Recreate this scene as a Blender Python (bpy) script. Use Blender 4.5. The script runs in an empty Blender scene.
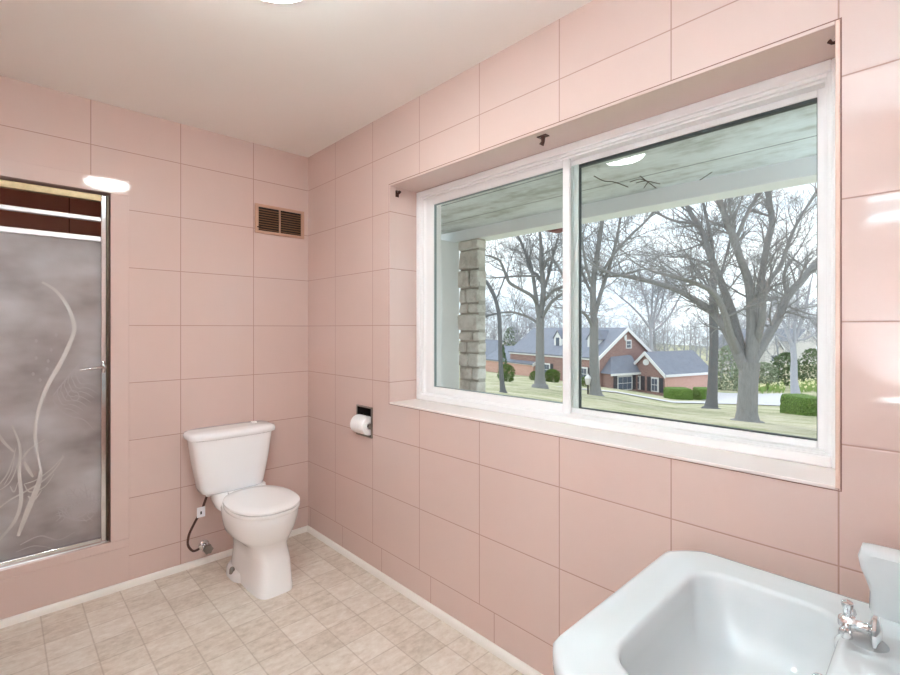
import bpy, math, random
from mathutils import Vector, Matrix
PI = math.pi
C = bpy.context.scene.collection
# ------------------------------------------------------------------ camera model
F, YH = 474.4, 328.5
T0 = math.radians(43.6)
ST, CT = math.sin(T0), math.cos(T0)
CX, CY, CZ = -1.511, -2.973, 1.359
HC = 2.51                                     # ceiling height
TW, TH = 0.4049, 0.3033                       # wall tile
def W(px, py, z):                             # a point at depth z along the view
    r = (px - 450) / F * z; u = -(py - YH) / F * z
    return Vector((CX + r * CT + z * ST, CY - r * ST + z * CT, CZ + u))
def RZ(x, y):
    X, Y = x - CX, y - CY
    return X * CT - Y * ST, X * ST + Y * CT
def on_y(px, py, y):                          # where the ray meets the plane y
    d = W(px, py, 1) - Vector((CX, CY, CZ)); t = (y - CY) / d.y
    return Vector((CX, CY, CZ)) + d * t
def on_x(px, py, x):
    d = W(px, py, 1) - Vector((CX, CY, CZ)); t = (x - CX) / d.x
    return Vector((CX, CY, CZ)) + d * t
def on_z(px, py, h):
    d = W(px, py, 1) - Vector((CX, CY, CZ)); t = (h - CZ) / d.z
    return Vector((CX, CY, CZ)) + d * t

# ------------------------------------------------------------------ materials
def lin(c):
    return tuple((v / 255 / 12.92 if v / 255 <= .04045 else ((v / 255 + .055) / 1.055) ** 2.4) for v in c) + (1,)
class NT:
    def __init__(s, name):
        s.m = bpy.data.materials.new(name); s.m.use_nodes = True
        s.t = s.m.node_tree; s.t.nodes.clear()
        s.out = s.n('ShaderNodeOutputMaterial')
    def n(s, typ, **kw):
        nd = s.t.nodes.new(typ)
        for k, v in kw.items(): setattr(nd, k, v)
        return nd
    def l(s, a, b): s.t.links.new(a, b)
    def setin(s, inp, v):
        if isinstance(v, bpy.types.NodeSocket): s.l(v, inp)
        else: inp.default_value = v
    def math(s, op, a, b=0.0, c=0.0):
        nd = s.n('ShaderNodeMath', operation=op)
        for i, v in enumerate((a, b, c)): s.setin(nd.inputs[i], v)
        return nd.outputs[0]
    def mix(s, f, a, b, mode='MIX'):
        nd = s.n('ShaderNodeMix', data_type='RGBA', blend_type=mode)
        s.setin(nd.inputs[0], f); s.setin(nd.inputs[6], a); s.setin(nd.inputs[7], b)
        return nd.outputs[2]
    def noise(s, scale, detail=3, vec=None, rough=.5):
        nd = s.n('ShaderNodeTexNoise'); nd.inputs['Scale'].default_value = scale
        nd.inputs['Detail'].default_value = detail; nd.inputs['Roughness'].default_value = rough
        if vec is not None: s.l(vec, nd.inputs['Vector'])
        return nd.outputs[0]
    def ramp(s, f, stops):
        nd = s.n('ShaderNodeValToRGB'); e = nd.color_ramp.elements
        while len(e) < len(stops): e.new(.5)
        for el, (p, c) in zip(e, stops):
            el.position = p; el.color = c
        s.l(f, nd.inputs[0]); return nd.outputs[0]
    def pos(s): return s.n('ShaderNodeNewGeometry').outputs['Position']
    def obj(s): return s.n('ShaderNodeTexCoord').outputs['Object']
    def sep(s, v):
        nd = s.n('ShaderNodeSeparateXYZ'); s.l(v, nd.inputs[0]); return nd.outputs
    def scale(s, v, sc):
        nd = s.n('ShaderNodeMapping'); s.l(v, nd.inputs[0]); nd.inputs['Scale'].default_value = sc
        return nd.outputs[0]
    def bump(s, h, strength, dist=.01):
        nd = s.n('ShaderNodeBump'); nd.inputs['Strength'].default_value = strength
        nd.inputs['Distance'].default_value = dist; s.l(h, nd.inputs['Height']); return nd.outputs[0]
    def bsdf(s, color, rough=.5, metal=0, spec=.5, normal=None, **kw):
        b = s.n('ShaderNodeBsdfPrincipled')
        s.setin(b.inputs['Base Color'], color); s.setin(b.inputs['Roughness'], rough)
        b.inputs['Metallic'].default_value = metal; b.inputs['Specular IOR Level'].default_value = spec
        if normal is not None: s.l(normal, b.inputs['Normal'])
        for k, v in kw.items(): s.setin(b.inputs[k], v)
        return b
    def done(s, b):
        s.l(b.outputs[0], s.out.inputs[0]); return s.m
def plain(name, c, rough=.5, metal=0, spec=.5, var=.06, scale=9, **kw):
    t = NT(name); c = lin(c)
    n = t.noise(scale, 3, t.obj())
    d = tuple(v * (1 - var) for v in c[:3]) + (1,); e = tuple(min(1, v * (1 + var)) for v in c[:3]) + (1,)
    return t.done(t.bsdf(t.mix(n, d, e), rough, metal, spec, **kw))
def line_dist(t, u, u0, period):
    return t.math('PINGPONG', t.math('SUBTRACT', u, u0), period / 2)
def tile_mat(name, axis, u0, shift_low=0.0):
    t = NT(name); p = t.pos(); x = t.sep(p)
    u = x[axis]
    if shift_low:
        low = t.math('LESS_THAN', x[2], .1625)
        u = t.math('ADD', u, t.math('MULTIPLY', low, shift_low))
    du = line_dist(t, u, u0, TW); dv = line_dist(t, x[2], .1625, TH)
    if axis == 2: du = dv
    d = t.math('MINIMUM', du, dv)
    line = t.n('ShaderNodeMapRange', interpolation_type='SMOOTHSTEP')
    t.l(d, line.inputs[0]); line.inputs[1].default_value = .0009; line.inputs[2].default_value = .0028
    line.inputs[3].default_value = 1; line.inputs[4].default_value = 0
    edge = t.n('ShaderNodeMapRange', interpolation_type='SMOOTHSTEP')
    t.l(d, edge.inputs[0]); edge.inputs[1].default_value = 0; edge.inputs[2].default_value = .006
    n = t.noise(2.5, 3, p); n2 = t.noise(30, 2, t.scale(p, (1, 1, .15)))
    base = t.mix(n, lin((210, 185, 177)), lin((214, 190, 182)))
    base = t.mix(t.math('MULTIPLY', n2, .2), base, lin((208, 184, 176)))
    col = t.mix(line.outputs[0], base, lin((168, 134, 122)))
    wav = t.noise(5, 1, p)
    h = t.math('ADD', t.math('MULTIPLY', edge.outputs[0], .12), t.math('MULTIPLY', wav, .10))
    rough = t.math('ADD', t.math('MULTIPLY', line.outputs[0], .5), .06)
    return t.done(t.bsdf(col, rough, 0, .5, t.bump(h, .35, .012)))
M = {}
M['tile_right'] = tile_mat('pink_tile_window_wall', 1, -.356, .085)
M['tile_back'] = tile_mat('pink_tile_back_wall', 0, -.364)
M['tile_left'] = tile_mat('pink_tile_left_wall', 1, -.356)
M['tile_front'] = tile_mat('pink_tile_front_wall', 0, -.364)
M['tile_plain'] = plain('pink_tile_trim', (212, 188, 180), .07, var=.03, scale=3)
M['tile_jamb'] = tile_mat('pink_tile_jamb', 2, 0)
M['tile_edge'] = plain('tile_bright_edge', (226, 196, 182), .15, var=.05, scale=40)
M['sill'] = plain('white_marble_sill', (236, 226, 222), .1, var=.04, scale=4)
def floor_mat():
    t = NT('beige_vinyl_floor'); p = t.pos(); x = t.sep(p)
    dx = line_dist(t, x[0], .033, .1555); dy = line_dist(t, x[1], -.136, .1505)
    d = t.math('MINIMUM', dx, dy)
    line = t.n('ShaderNodeMapRange'); t.l(d, line.inputs[0]); line.inputs[1].default_value = .0008; line.inputs[2].default_value = .004
    line.inputs[3].default_value = 1; line.inputs[4].default_value = 0
    ix = t.math('FLOOR', t.math('DIVIDE', t.math('SUBTRACT', x[0], .033), .1555))
    iy = t.math('FLOOR', t.math('DIVIDE', t.math('SUBTRACT', x[1], -.136), .1505))
    cb = t.n('ShaderNodeCombineXYZ'); t.l(ix, cb.inputs[0]); t.l(iy, cb.inputs[1])
    wn = t.n('ShaderNodeTexWhiteNoise', noise_dimensions='3D'); t.l(cb.outputs[0], wn.inputs[0])
    n1 = t.noise(16, 6, t.scale(p, (1, 2.0, 1)), .65); n2 = t.noise(60, 4, p, .6)
    f = t.math('ADD', t.math('MULTIPLY', n1, .75), t.math('ADD', t.math('MULTIPLY', wn.outputs[0], .16), t.math('MULTIPLY', n2, .25)))
    col = t.ramp(f, [(.35, lin((190, 175, 160))), (.55, lin((216, 204, 191))), (.8, lin((236, 229, 220)))])
    col = t.mix(t.math('MULTIPLY', line.outputs[0], .45), col, lin((158, 138, 120)))
    return t.done(t.bsdf(col, .38, 0, .4, t.bump(t.math('ADD', n2, t.math('MULTIPLY', line.outputs[0], -1.5)), .12, .002)))
M['floor'] = floor_mat()
M['ceiling'] = plain('ceiling_paint', (236, 231, 226), .55, var=.025, scale=1.2)
M['white_paint'] = plain('white_gloss_paint', (238, 234, 228), .35, var=.02)
M['vinyl'] = plain('white_window_vinyl', (240, 239, 240), .5, var=.0, spec=.3)
M['vinyl_edge'] = plain('shaded_sash_edge', (206, 216, 212), .4, var=.03)  # vinyl toned grey-green for the unlit outer stile
M['gasket'] = plain('dark_gasket_and_shadow', (52, 62, 64), .5)
M['gasket_grey'] = plain('grey_glazing_gasket', (128, 142, 144), .5)
M['joint'] = plain('brown_tile_joint', (128, 92, 82), .7)
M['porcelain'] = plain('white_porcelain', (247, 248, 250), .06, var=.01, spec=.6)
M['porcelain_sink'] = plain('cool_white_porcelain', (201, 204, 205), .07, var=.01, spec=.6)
M['plastic'] = plain('white_plastic_seat', (247, 247, 248), .18, var=.01)
M['chrome'] = plain('chrome', (225, 225, 226), .08, 1, var=.03)
M['chrome_dull'] = plain('dull_aluminium', (214, 210, 208), .28, 1, var=.06, scale=20)
M['chrome_pitted'] = plain('tarnished_metal', (120, 108, 92), .35, 1, var=.4, scale=60)
M['brass'] = plain('aged_brass_rail', (196, 176, 140), .5, .8, var=.25, scale=40)
M['rail_metal'] = plain('pale_anodised_rail', (240, 236, 240), .4, .5)
M['louvre'] = plain('brown_vent_louvre', (128, 88, 54), .55, .2, var=.3, scale=60)
M['paper'] = plain('toilet_paper', (244, 243, 244), .9, var=.02, spec=.1)
M['dark'] = plain('dark_recess', (28, 20, 17), .6)
M['steel_dark'] = plain('brushed_steel', (150, 143, 136), .3, 1, var=.1, scale=30)
M['vent'] = plain('vent_pink_beige_paint', (190, 152, 130), .4, var=.06)
M['rust'] = plain('rusty_brown_metal', (70, 38, 28), .6, .4, var=.4, scale=80)
M['hose'] = plain('brown_braided_hose', (88, 62, 54), .5, .3, var=.3, scale=200)
M['tag'] = plain('white_tag', (236, 236, 240), .6)
M['ink'] = plain('black_ink', (38, 38, 44), .6)
M['print_grey'] = plain('grey_print', (150, 150, 152), .5)
def emit(name, c, st):
    t = NT(name); e = t.n('ShaderNodeEmission'); e.inputs[0].default_value = lin(c) if max(c) > 2 else tuple(c) + (1,); e.inputs[1].default_value = st
    return t.done(e)
LAMP_L, TUBE_L, UP_L = 62.0, 10.0, 1300.0
M['lamp'] = emit('lit_lamp_glass', (.90, 1.0, .98), LAMP_L)
M['tube'] = emit('added_lit_tube', (.74, 1.0, 1.14), TUBE_L)
M['added_tube_dim'] = emit('added_short_lit_tube', (.74, 1.0, 1.14), 16.0)
M['added_uplight'] = emit('added_fill_emitter', (.70, 1.0, 1.18), UP_L)  # emitter of the added ceiling-bounce fill
def glass_mat():
    t = NT('clear_window_glass')
    tr = t.n('ShaderNodeBsdfTransparent'); tr.inputs[0].default_value = (.93, .965, .96, 1)
    gl = t.n('ShaderNodeBsdfGlossy'); gl.inputs['Roughness'].default_value = .0
    g = t.n('ShaderNodeNewGeometry'); vm = t.n('ShaderNodeVectorMath', operation='DOT_PRODUCT')
    t.l(g.outputs['Normal'], vm.inputs[0]); t.l(g.outputs['Incoming'], vm.inputs[1])
    c = t.math('SUBTRACT', 1.0, t.math('ABSOLUTE', vm.outputs['Value']))
    fr = t.math('ADD', t.math('MULTIPLY', t.math('POWER', c, 5.0), .95), .04)
    mx = t.n('ShaderNodeMixShader'); t.l(fr, mx.inputs[0]); t.l(tr.outputs[0], mx.inputs[1]); t.l(gl.outputs[0], mx.inputs[2])
    t.l(mx.outputs[0], t.out.inputs[0]); return t.m
M['glass'] = glass_mat()
def frost_mat():
    t = NT('frosted_shower_glass'); p = t.pos()
    n = t.noise(3.2, 3, t.scale(p, (1, 1, 1.6))); n2 = t.noise(160, 2, p)
    col = t.ramp(n, [(.3, lin((166, 155, 152))), (.48, lin((196, 188, 187))), (.68, lin((216, 211, 212)))])  # cloudy tones stand in for room reflections on the glass
    b = t.bsdf(col, .2, 0, .5, t.bump(n2, .25, .002))
    tr = t.n('ShaderNodeBsdfTranslucent'); t.l(col, tr.inputs[0])
    mx = t.n('ShaderNodeMixShader'); mx.inputs[0].default_value = .38
    t.l(b.outputs[0], mx.inputs[1]); t.l(tr.outputs[0], mx.inputs[2])
    t.l(mx.outputs[0], t.out.inputs[0]); return t.m
M['frost'] = frost_mat()
M['etch'] = plain('etched_glass_line', (208, 202, 198), .35, var=.03)
M['etch_soft'] = plain('etched_glass_faint_line', (196, 188, 189), .3, var=.03)
# --- outdoors
def bark(name, c1, c2):
    t = NT(name); p = t.obj()
    n = t.noise(9, 5, t.scale(p, (3, 3, .5)), .6)
    return t.done(t.bsdf(t.mix(n, lin(c1), lin(c2)), .9, 0, .15, t.bump(n, .5, .03)))
M['bark'] = bark('grey_bark', (114, 115, 117), (160, 161, 162))
M['bark_dark'] = bark('dark_grey_bark', (88, 90, 94), (124, 126, 130))
M['bark_far'] = bark('hazed_grey_bark', (158, 160, 168), (190, 192, 200))  # distance haze mixed into the bark colour
def lawn():
    t = NT('spring_lawn'); p = t.pos()
    n = t.noise(.45, 6, p, .7); n2 = t.noise(5, 5, p, .7)
    f = t.math('ADD', t.math('MULTIPLY', n, .7), t.math('MULTIPLY', n2, .4))
    col = t.ramp(f, [(.40, lin((122, 134, 92))), (.53, lin((164, 164, 136))), (.64, lin((190, 185, 164)))])
    return t.done(t.bsdf(col, .95, 0, .1, t.bump(n2, .6, .05)))
M['lawn'] = lawn()
M['drive'] = plain('pale_driveway', (196, 196, 202), .9, var=.08, scale=2, spec=.1)
def brick(name, c1, c2, mortar):
    t = NT(name); b = t.n('ShaderNodeTexBrick'); t.l(t.scale(t.obj(), (1, 1, 1)), b.inputs['Vector'])
    m = t.n('ShaderNodeMapping'); t.l(t.obj(), m.inputs[0]); m.inputs['Rotation'].default_value = (PI / 2, 0, .4)
    t.l(m.outputs[0], b.inputs['Vector'])
    b.inputs['Color1'].default_value = lin(c1); b.inputs['Color2'].default_value = lin(c2); b.inputs['Mortar'].default_value = lin(mortar)
    b.inputs['Scale'].default_value = 2.2; b.inputs['Mortar Size'].default_value = .02
    return t.done(t.bsdf(b.outputs[0], .9, 0, .1))
M['brick'] = brick('red_brick', (146, 114, 110), (164, 130, 124), (176, 160, 156))
M['brick_pink'] = brick('salmon_brick', (206, 162, 150), (214, 172, 160), (212, 184, 176))
def shingle(name, c1, c2):
    t = NT(name); p = t.obj(); n = t.noise(1.5, 5, p, .7); w = t.n('ShaderNodeTexWave', bands_direction='Z')
    w.inputs['Scale'].default_value = 3; t.l(p, w.inputs[0])
    f = t.math('ADD', t.math('MULTIPLY', n, .8), t.math('MULTIPLY', w.outputs[1], .2))
    return t.done(t.bsdf(t.mix(f, lin(c1), lin(c2)), .85, 0, .2))
M['roof'] = shingle('slate_grey_shingles', (108, 114, 128), (146, 152, 166))
M['white_trim'] = plain('white_house_trim', (236, 236, 238), .6, var=.03)
M['pale_siding'] = plain('pale_siding', (226, 222, 222), .7, var=.04, scale=2)
M['pane_dark'] = plain('dark_window_pane', (92, 104, 122), .15, var=.1)
M['shutter'] = plain('dark_shutter', (58, 62, 72), .6)
def leafy(name, a, b, c):
    t = NT(name); n = t.noise(14, 4, t.obj(), .7)
    return t.done(t.bsdf(t.ramp(n, [(.3, lin(a)), (.5, lin(b)), (.72, lin(c))]), .8, 0, .2, t.bump(n, .8, .08)))
M['hedge'] = leafy('boxwood_leaves', (44, 72, 28), (84, 116, 48), (128, 156, 76))
M['evergreen'] = leafy('evergreen_needles', (58, 84, 62), (96, 122, 84), (136, 158, 108))
M['haze_green'] = leafy('hazed_green_brush', (126, 142, 122), (150, 164, 140), (176, 186, 160))  # leaf greens paled to carry distance haze
M['daffodil'] = plain('daffodil_leaves', (150, 178, 104), .8, var=.2)
M['daffodil_petal'] = plain('daffodil_petals', (240, 236, 190), .7)
M['porch_white'] = plain('white_porch_paint', (238, 244, 246), .6, var=.03, scale=3)
def soffit():
    t = NT('weathered_porch_ceiling'); p = t.pos()
    n = t.noise(2.2, 5, t.scale(p, (2.5, .7, 1)), .65); n2 = t.noise(18, 3, p)
    f = t.math('ADD', t.math('MULTIPLY', n, .8), t.math('MULTIPLY', n2, .2))
    x = t.sep(p); d = line_dist(t, x[0], .93, .42)
    col = t.ramp(f, [(.38, lin((172, 178, 172))), (.5, lin((206, 214, 213))), (.66, lin((224, 232, 232)))])
    col = t.mix(t.math('LESS_THAN', d, .006), col, lin((120, 128, 126)))
    return t.done(t.bsdf(col, .8, 0, .2))
M['soffit'] = soffit()
def stone():
    t = NT('fieldstone'); p = t.obj(); n = t.noise(5, 6, p, .65); n2 = t.noise(35, 4, p)
    f = t.math('ADD', t.math('MULTIPLY', n, .8), t.math('MULTIPLY', n2, .2))
    return t.done(t.bsdf(t.ramp(f, [(.35, lin((176, 172, 164))), (.5, lin((212, 210, 204))), (.7, lin((236, 234, 230)))]), .9, 0, .1, t.bump(n, .8, .03)))
M['stone'] = stone()
M['mortar'] = plain('stone_mortar', (176, 174, 166), .95, var=.1)
M['concrete'] = plain('porch_concrete', (226, 226, 222), .9, var=.06)
M['black_metal'] = plain('black_post_metal', (40, 42, 46), .5, .3)
M['maroon'] = plain('maroon_metal', (128, 66, 72), .5)
M['vine'] = plain('dry_vine', (82, 72, 62), .9, spec=.1)

# ------------------------------------------------------------------ mesh builder
class MB:
    def __init__(s): s.v = []; s.f = []
    def add(s, vs, fs):
        o = len(s.v); s.v += [Vector(p) for p in vs]; s.f += [tuple(i + o for i in f) for f in fs]; return s
    def box(s, a, b):
        x0, y0, z0 = (min(a[i], b[i]) for i in range(3)); x1, y1, z1 = (max(a[i], b[i]) for i in range(3))
        return s.add([(x0, y0, z0), (x1, y0, z0), (x1, y1, z0), (x0, y1, z0), (x0, y0, z1), (x1, y0, z1), (x1, y1, z1), (x0, y1, z1)],
                     [(0, 3, 2, 1), (4, 5, 6, 7), (0, 1, 5, 4), (1, 2, 6, 5), (2, 3, 7, 6), (3, 0, 4, 7)])
    def hexa(s, p):                       # 8 corners, bottom ring then top ring
        return s.add(p, [(0, 3, 2, 1), (4, 5, 6, 7), (0, 1, 5, 4), (1, 2, 6, 5), (2, 3, 7, 6), (3, 0, 4, 7)])
    def loft(s, loops, cap0=True, cap1=True):
        n = len(loops[0]); vs = [p for L in loops for p in L]; fs = []
        for k in range(len(loops) - 1):
            for i in range(n):
                j = (i + 1) % n
                fs.append((k * n + i, k * n + j, (k + 1) * n + j, (k + 1) * n + i))
        if cap0: fs.append(tuple(range(n - 1, -1, -1)))
        if cap1: fs.append(tuple(range((len(loops) - 1) * n, len(loops) * n)))
        return s.add(vs, fs)
    def tube(s, pts, rad, n=8, cap=True):
        pts = [Vector(p) for p in pts]
        if not isinstance(rad, (list, tuple)): rad = [rad] * len(pts)
        loops = []; up = None
        for i, p in enumerate(pts):
            d = (pts[min(i + 1, len(pts) - 1)] - pts[max(i - 1, 0)])
            if d.length < 1e-9: d = Vector((0, 0, 1))
            d.normalize()
            if up is None:
                up = Vector((0, 0, 1)) if abs(d.z) < .9 else Vector((1, 0, 0))
            a = d.cross(up)
            if a.length < 1e-4: a = d.cross(Vector((1, .3, 0)))
            a.normalize(); b = d.cross(a).normalized(); up = -b if False else up
            loops.append([p + (a * math.cos(t) + b * math.sin(t)) * rad[i] for t in (2 * PI * k / n for k in range(n))])
        return s.loft(loops, cap, cap)
    def lathe(s, c, prof, n=24, axis='z'):
        loops = []
        for r, h in prof:
            L = []
            for k in range(n):
                t = 2 * PI * k / n; a, b = r * math.cos(t), r * math.sin(t)
                q = {'z': (a, b, h), 'y': (a, h, -b), 'x': (h, a, b)}[axis]
                L.append(Vector(c) + Vector(q))
            loops.append(L)
        return s.loft(loops)
    def prism(s, poly, off):
        off = Vector(off); poly = [Vector(p) for p in poly]
        return s.loft([poly, [p + off for p in poly]])
    def ball(s, c, r, nu=10, nv=7, jit=0, rng=None):
        c = Vector(c); r = Vector(r) if not isinstance(r, (int, float)) else Vector((r, r, r))
        loops = []
        for j in range(nv + 1):
            ph = PI * (j + .02) / (nv + .04); L = []
            for i in range(nu):
                th = 2 * PI * i / nu; k = 1 + (rng.uniform(-jit, jit) if rng else 0)
                L.append(c + Vector((r.x * math.sin(ph) * math.cos(th), r.y * math.sin(ph) * math.sin(th), -r.z * math.cos(ph))) * k)
            loops.append(L)
        return s.loft(loops)
    def build(s, name, mat, parent=None, smooth=0, bevel=0, seg=2, origin=None, subsurf=0):
        me = bpy.data.meshes.new(name)
        if parent is not None:
            o3 = Vector((0, 0, 0)); q = parent
            while q is not None: o3 += q.location; q = q.parent
        elif origin is not None: o3 = Vector(origin)
        else: o3 = Vector((0, 0, 0))
        me.from_pydata([p - o3 for p in s.v], [], s.f); me.update()
        import bmesh
        bm = bmesh.new(); bm.from_mesh(me); bmesh.ops.recalc_face_normals(bm, faces=bm.faces[:]); bm.to_mesh(me); bm.free()
        me.materials.append(M[mat])
        if smooth:
            me.polygons.foreach_set('use_smooth', [True] * len(me.polygons)); me.set_sharp_from_angle(angle=math.radians(smooth))
        ob = bpy.data.objects.new(name, me); C.objects.link(ob)
        if parent is not None: ob.parent = parent
        else: ob.location = o3
        if bevel:
            b = ob.modifiers.new('bevel', 'BEVEL'); b.width = bevel; b.segments = seg; b.limit_method = 'ANGLE'; b.angle_limit = math.radians(40)
            b.harden_normals = False
            me.polygons.foreach_set('use_smooth', [True] * len(me.polygons)); me.set_sharp_from_angle(angle=math.radians(35))
        if subsurf:
            b = ob.modifiers.new('subsurf', 'SUBSURF'); b.levels = subsurf; b.render_levels = subsurf
        return ob
def thing(name, label, cat, loc, group=None):
    o = bpy.data.objects.new(name, None); C.objects.link(o); o.location = loc; o.empty_display_size = .1
    return tag(o, label, cat, group)
def tag(o, label, cat, group=None, kind=None):
    o['label'] = label; o['category'] = cat
    if group: o['group'] = group
    if kind: o['kind'] = kind
    return o
def struct(o, label=None):
    o['kind'] = 'structure'
    if label: o['label'] = label
    return o
def sroot(name, loc=(0, 0, 0)):
    o = bpy.data.objects.new(name, None); C.objects.link(o); o.location = loc; o['kind'] = 'structure'; return o
def sup(cx, cy, hw, yf, yb, z, e=2.5, n=40):          # superellipse loop; yf front (minus y), yb back
    L = []
    my = (yf + yb) / 2; hl = abs(yf - yb) / 2
    for k in range(n):
        t = 2 * PI * k / n; c, s = math.cos(t), math.sin(t)
        L.append(Vector((cx + hw * math.copysign(abs(c) ** (2 / e), c), my + hl * math.copysign(abs(s) ** (2 / e), s), z)))
    return L
def bez(pts, n=8):                                     # Catmull-Rom through points
    pts = [Vector(p) for p in pts]; out = []
    for i in range(len(pts) - 1):
        p0, p1, p2, p3 = pts[max(i - 1, 0)], pts[i], pts[i + 1], pts[min(i + 2, len(pts) - 1)]
        for k in range(n):
            t = k / n
            out.append(.5 * ((2 * p1) + (p2 - p0) * t + (2 * p0 - 5 * p1 + 4 * p2 - p3) * t * t + (3 * p1 - p0 - 3 * p2 + p3) * t ** 3))
    out.append(pts[-1]); return out

# ------------------------------------------------------------------ room shell
XL, YN = -1.92, -3.05                                  # left wall, near wall
WY0, WY1, WZ0, WZ1 = -2.789, -.914, .961, 2.126        # window opening
WT = .32
b = MB()
b.box((0, YN - .1, -.1), (WT, WY0, HC + .1))
py0, py1, pz0, pz1 = CY + 2.213, CY + 2.372, .745, .918            # niche of the paper holder
b.box((0, WY1, -.1), (WT, py0, HC + .1)); b.box((0, py1, -.1), (WT, .12, HC + .1)); b.box((0, py0, -.1), (WT, py1, pz0)); b.box((0, py0, pz1), (WT, py1, HC + .1)); b.box((.10, py0, pz0), (WT, py1, pz1))
b.box((0, WY0, -.1), (WT, WY1, WZ0)); b.box((0, WY0, WZ1), (WT, WY1, HC + .1))
struct(b.build('wall_right', 'tile_right'), 'pink glazed tile wall with the wide window')
SX0, SX1, SZ0, SZ1 = -1.80, -1.0925, .257, 2.055       # shower opening
b = MB()
b.box((XL - .1, 0, -.1), (SX0, .1, HC + .1)); b.box((SX1, 0, -.1), (0, .1, HC + .1))
b.box((SX0, 0, -.1), (SX1, .1, SZ0)); b.box((SX0, 0, SZ1), (SX1, .1, HC + .1))
struct(b.build('wall_back', 'tile_back'), 'pink glazed tile wall behind the toilet')
struct(MB().box((XL - .1, YN - .1, -.1), (XL, 0, HC + .1)).build('wall_left', 'tile_left'))
struct(MB().box((XL, YN - .1, -.1), (0, YN, HC + .1)).build('wall_front', 'tile_front'))
struct(MB().box((XL, YN, -.1), (0, 0, 0)).build('floor', 'floor'), 'beige mottled vinyl tile floor')
struct(MB().box((XL, YN, HC), (0, 0, HC + .1)).build('ceiling', 'ceiling'), 'plain white painted ceiling')
# shower alcove behind the back wall
b = MB()
b.box((SX0 - .25, 1.0, 0), (SX1 + .35, 1.1, 2.5)); b.box((SX0 - .35, .1, 0), (SX0 - .25, 1.1, 2.5))
b.box((SX1 + .25, .1, 0), (SX1 + .35, 1.0, 2.5)); b.box((SX0 - .35, .1, 2.4), (SX1 + .35, 1.1, 2.5)); b.box((SX0 - .35, .1, -.1), (SX1 + .35, 1.1, 0.05))
def shaded_pink_tile():  # pink tile; the stall's shade is mixed in as a browner colour
    t = NT('shaded_pink_shower_tile'); p = t.pos(); x = t.sep(p)
    d = t.math('MINIMUM', line_dist(t, x[0], -.364, TW), line_dist(t, x[2], .1625, TH))
    return t.done(t.bsdf(t.mix(t.math('LESS_THAN', d, .003), lin((226, 164, 138)), lin((150, 98, 78))), .15))
M['shaded_pink_tile'] = shaded_pink_tile()
struct(b.build('wall_alcove', 'shaded_pink_tile'), 'pink tile shower stall coloured browner for shade behind the glass door')
# flat casing tiles round the shower opening
e = .004
tr = sroot('trim_1')
MB().box((SX0 - .08, -e, SZ1), (-1.013, .0, 2.132)).build('head_tile', 'tile_plain', tr, bevel=.0015)
MB().box((SX1, -e, SZ0 + .002), (-1.013, .0, SZ1 - .002)).build('side_tile', 'tile_plain', tr, bevel=.0015)
MB().box((XL, -e, SZ0 - .04), (-1.013, .0, SZ0)).build('curb_edge_tile', 'tile_plain', tr, bevel=.0015)
MB().box((XL, -e, .036), (-1.013, .0, SZ0 - .042)).build('curb_tile', 'tile_plain', tr, bevel=.0015)
tr['label'] = 'flat pink tile casing round the shower opening'
# quarter-round baseboards
def qround(name, p0, p1, inward):
    p0, p1, i = Vector(p0), Vector(p1), Vector(inward)
    prof = [(0, 0), (.016, 0)] + [(.016 * math.cos(a), .012 + .022 * math.sin(a)) for a in (k * PI / 12 for k in range(0, 7))] + [(0, .034)]
    L = [[p + i * u + Vector((0, 0, v)) for u, v in prof] for p in (p0, p1)]
    return struct(MB().loft(L).build(name, 'white_paint', smooth=40))
qround('baseboard_back', (XL + .0, 0, 0), (-.0, 0, 0), (0, -1, 0))
qround('baseboard_right', (0, -.0165, 0), (0, YN, 0), (-1, 0, 0))
qround('baseboard_left', (XL, YN, 0), (XL, -.0165, 0), (1, 0, 0))

# ------------------------------------------------------------------ window
FX = .179                                              # frame face
rev = sroot('trim_2')
rev['label'] = 'pink tile reveal and pale sill round the window'
lt = .010
MB().box((-.002, WY1 - lt, WZ0), (FX + .02, WY1, WZ1)).build('far_jamb', 'tile_jamb', rev, bevel=.002)
MB().box((-.002, WY0, WZ0), (FX + .02, WY0 + lt, WZ1)).build('near_jamb', 'tile_edge', rev, bevel=.002)
MB().box((-.002, WY0 + lt, WZ1 - lt), (FX + .02, WY1 - lt, WZ1)).build('head_tile', 'tile_plain', rev, bevel=.002)
MB().box((-.004, WY0 + lt, WZ0 - .004), (FX + .05, WY1 - lt, WZ0 + .006)).build('sill', 'sill', rev, bevel=.003)
m = MB(); jw = .0028
m.box((-.0007, WY0 - jw, WZ0 - .006), (.004, WY0, WZ1 + jw)); m.box((-.0007, WY1, WZ0 - .006), (.004, WY1 + jw * .5, WZ1 + jw))
m.box((-.0007, WY0, WZ1), (.004, WY1, WZ1 + jw)); m.box((-.0007, WY0, WZ0 - .0065), (.004, WY1, WZ0 - .0042)); m.build('joint_line', 'joint', rev)
win = sroot('window_1')
win['label'] = 'wide white sliding window with two panes'
y0, y1, z0, z1 = WY0 + lt, WY1 - lt, WZ0 + .006, WZ1 - lt
def ring(mb, x0, x1, ya, yb, za, zb, w, wt=None, wb=None):
    wt = w if wt is None else wt; wb = w if wb is None else wb
    mb.box((x0, ya, za), (x1, ya + w, zb)); mb.box((x0, yb - w, za), (x1, yb, zb))
    mb.box((x0, ya + w, za), (x1, yb - w, za + wb)); mb.box((x0, ya + w, zb - wt), (x1, yb - w, zb))
    return mb
ring(MB(), FX, WT + .02, y0, y1, z0, z1, .032).build('frame', 'vinyl', win, bevel=.004)
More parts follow.
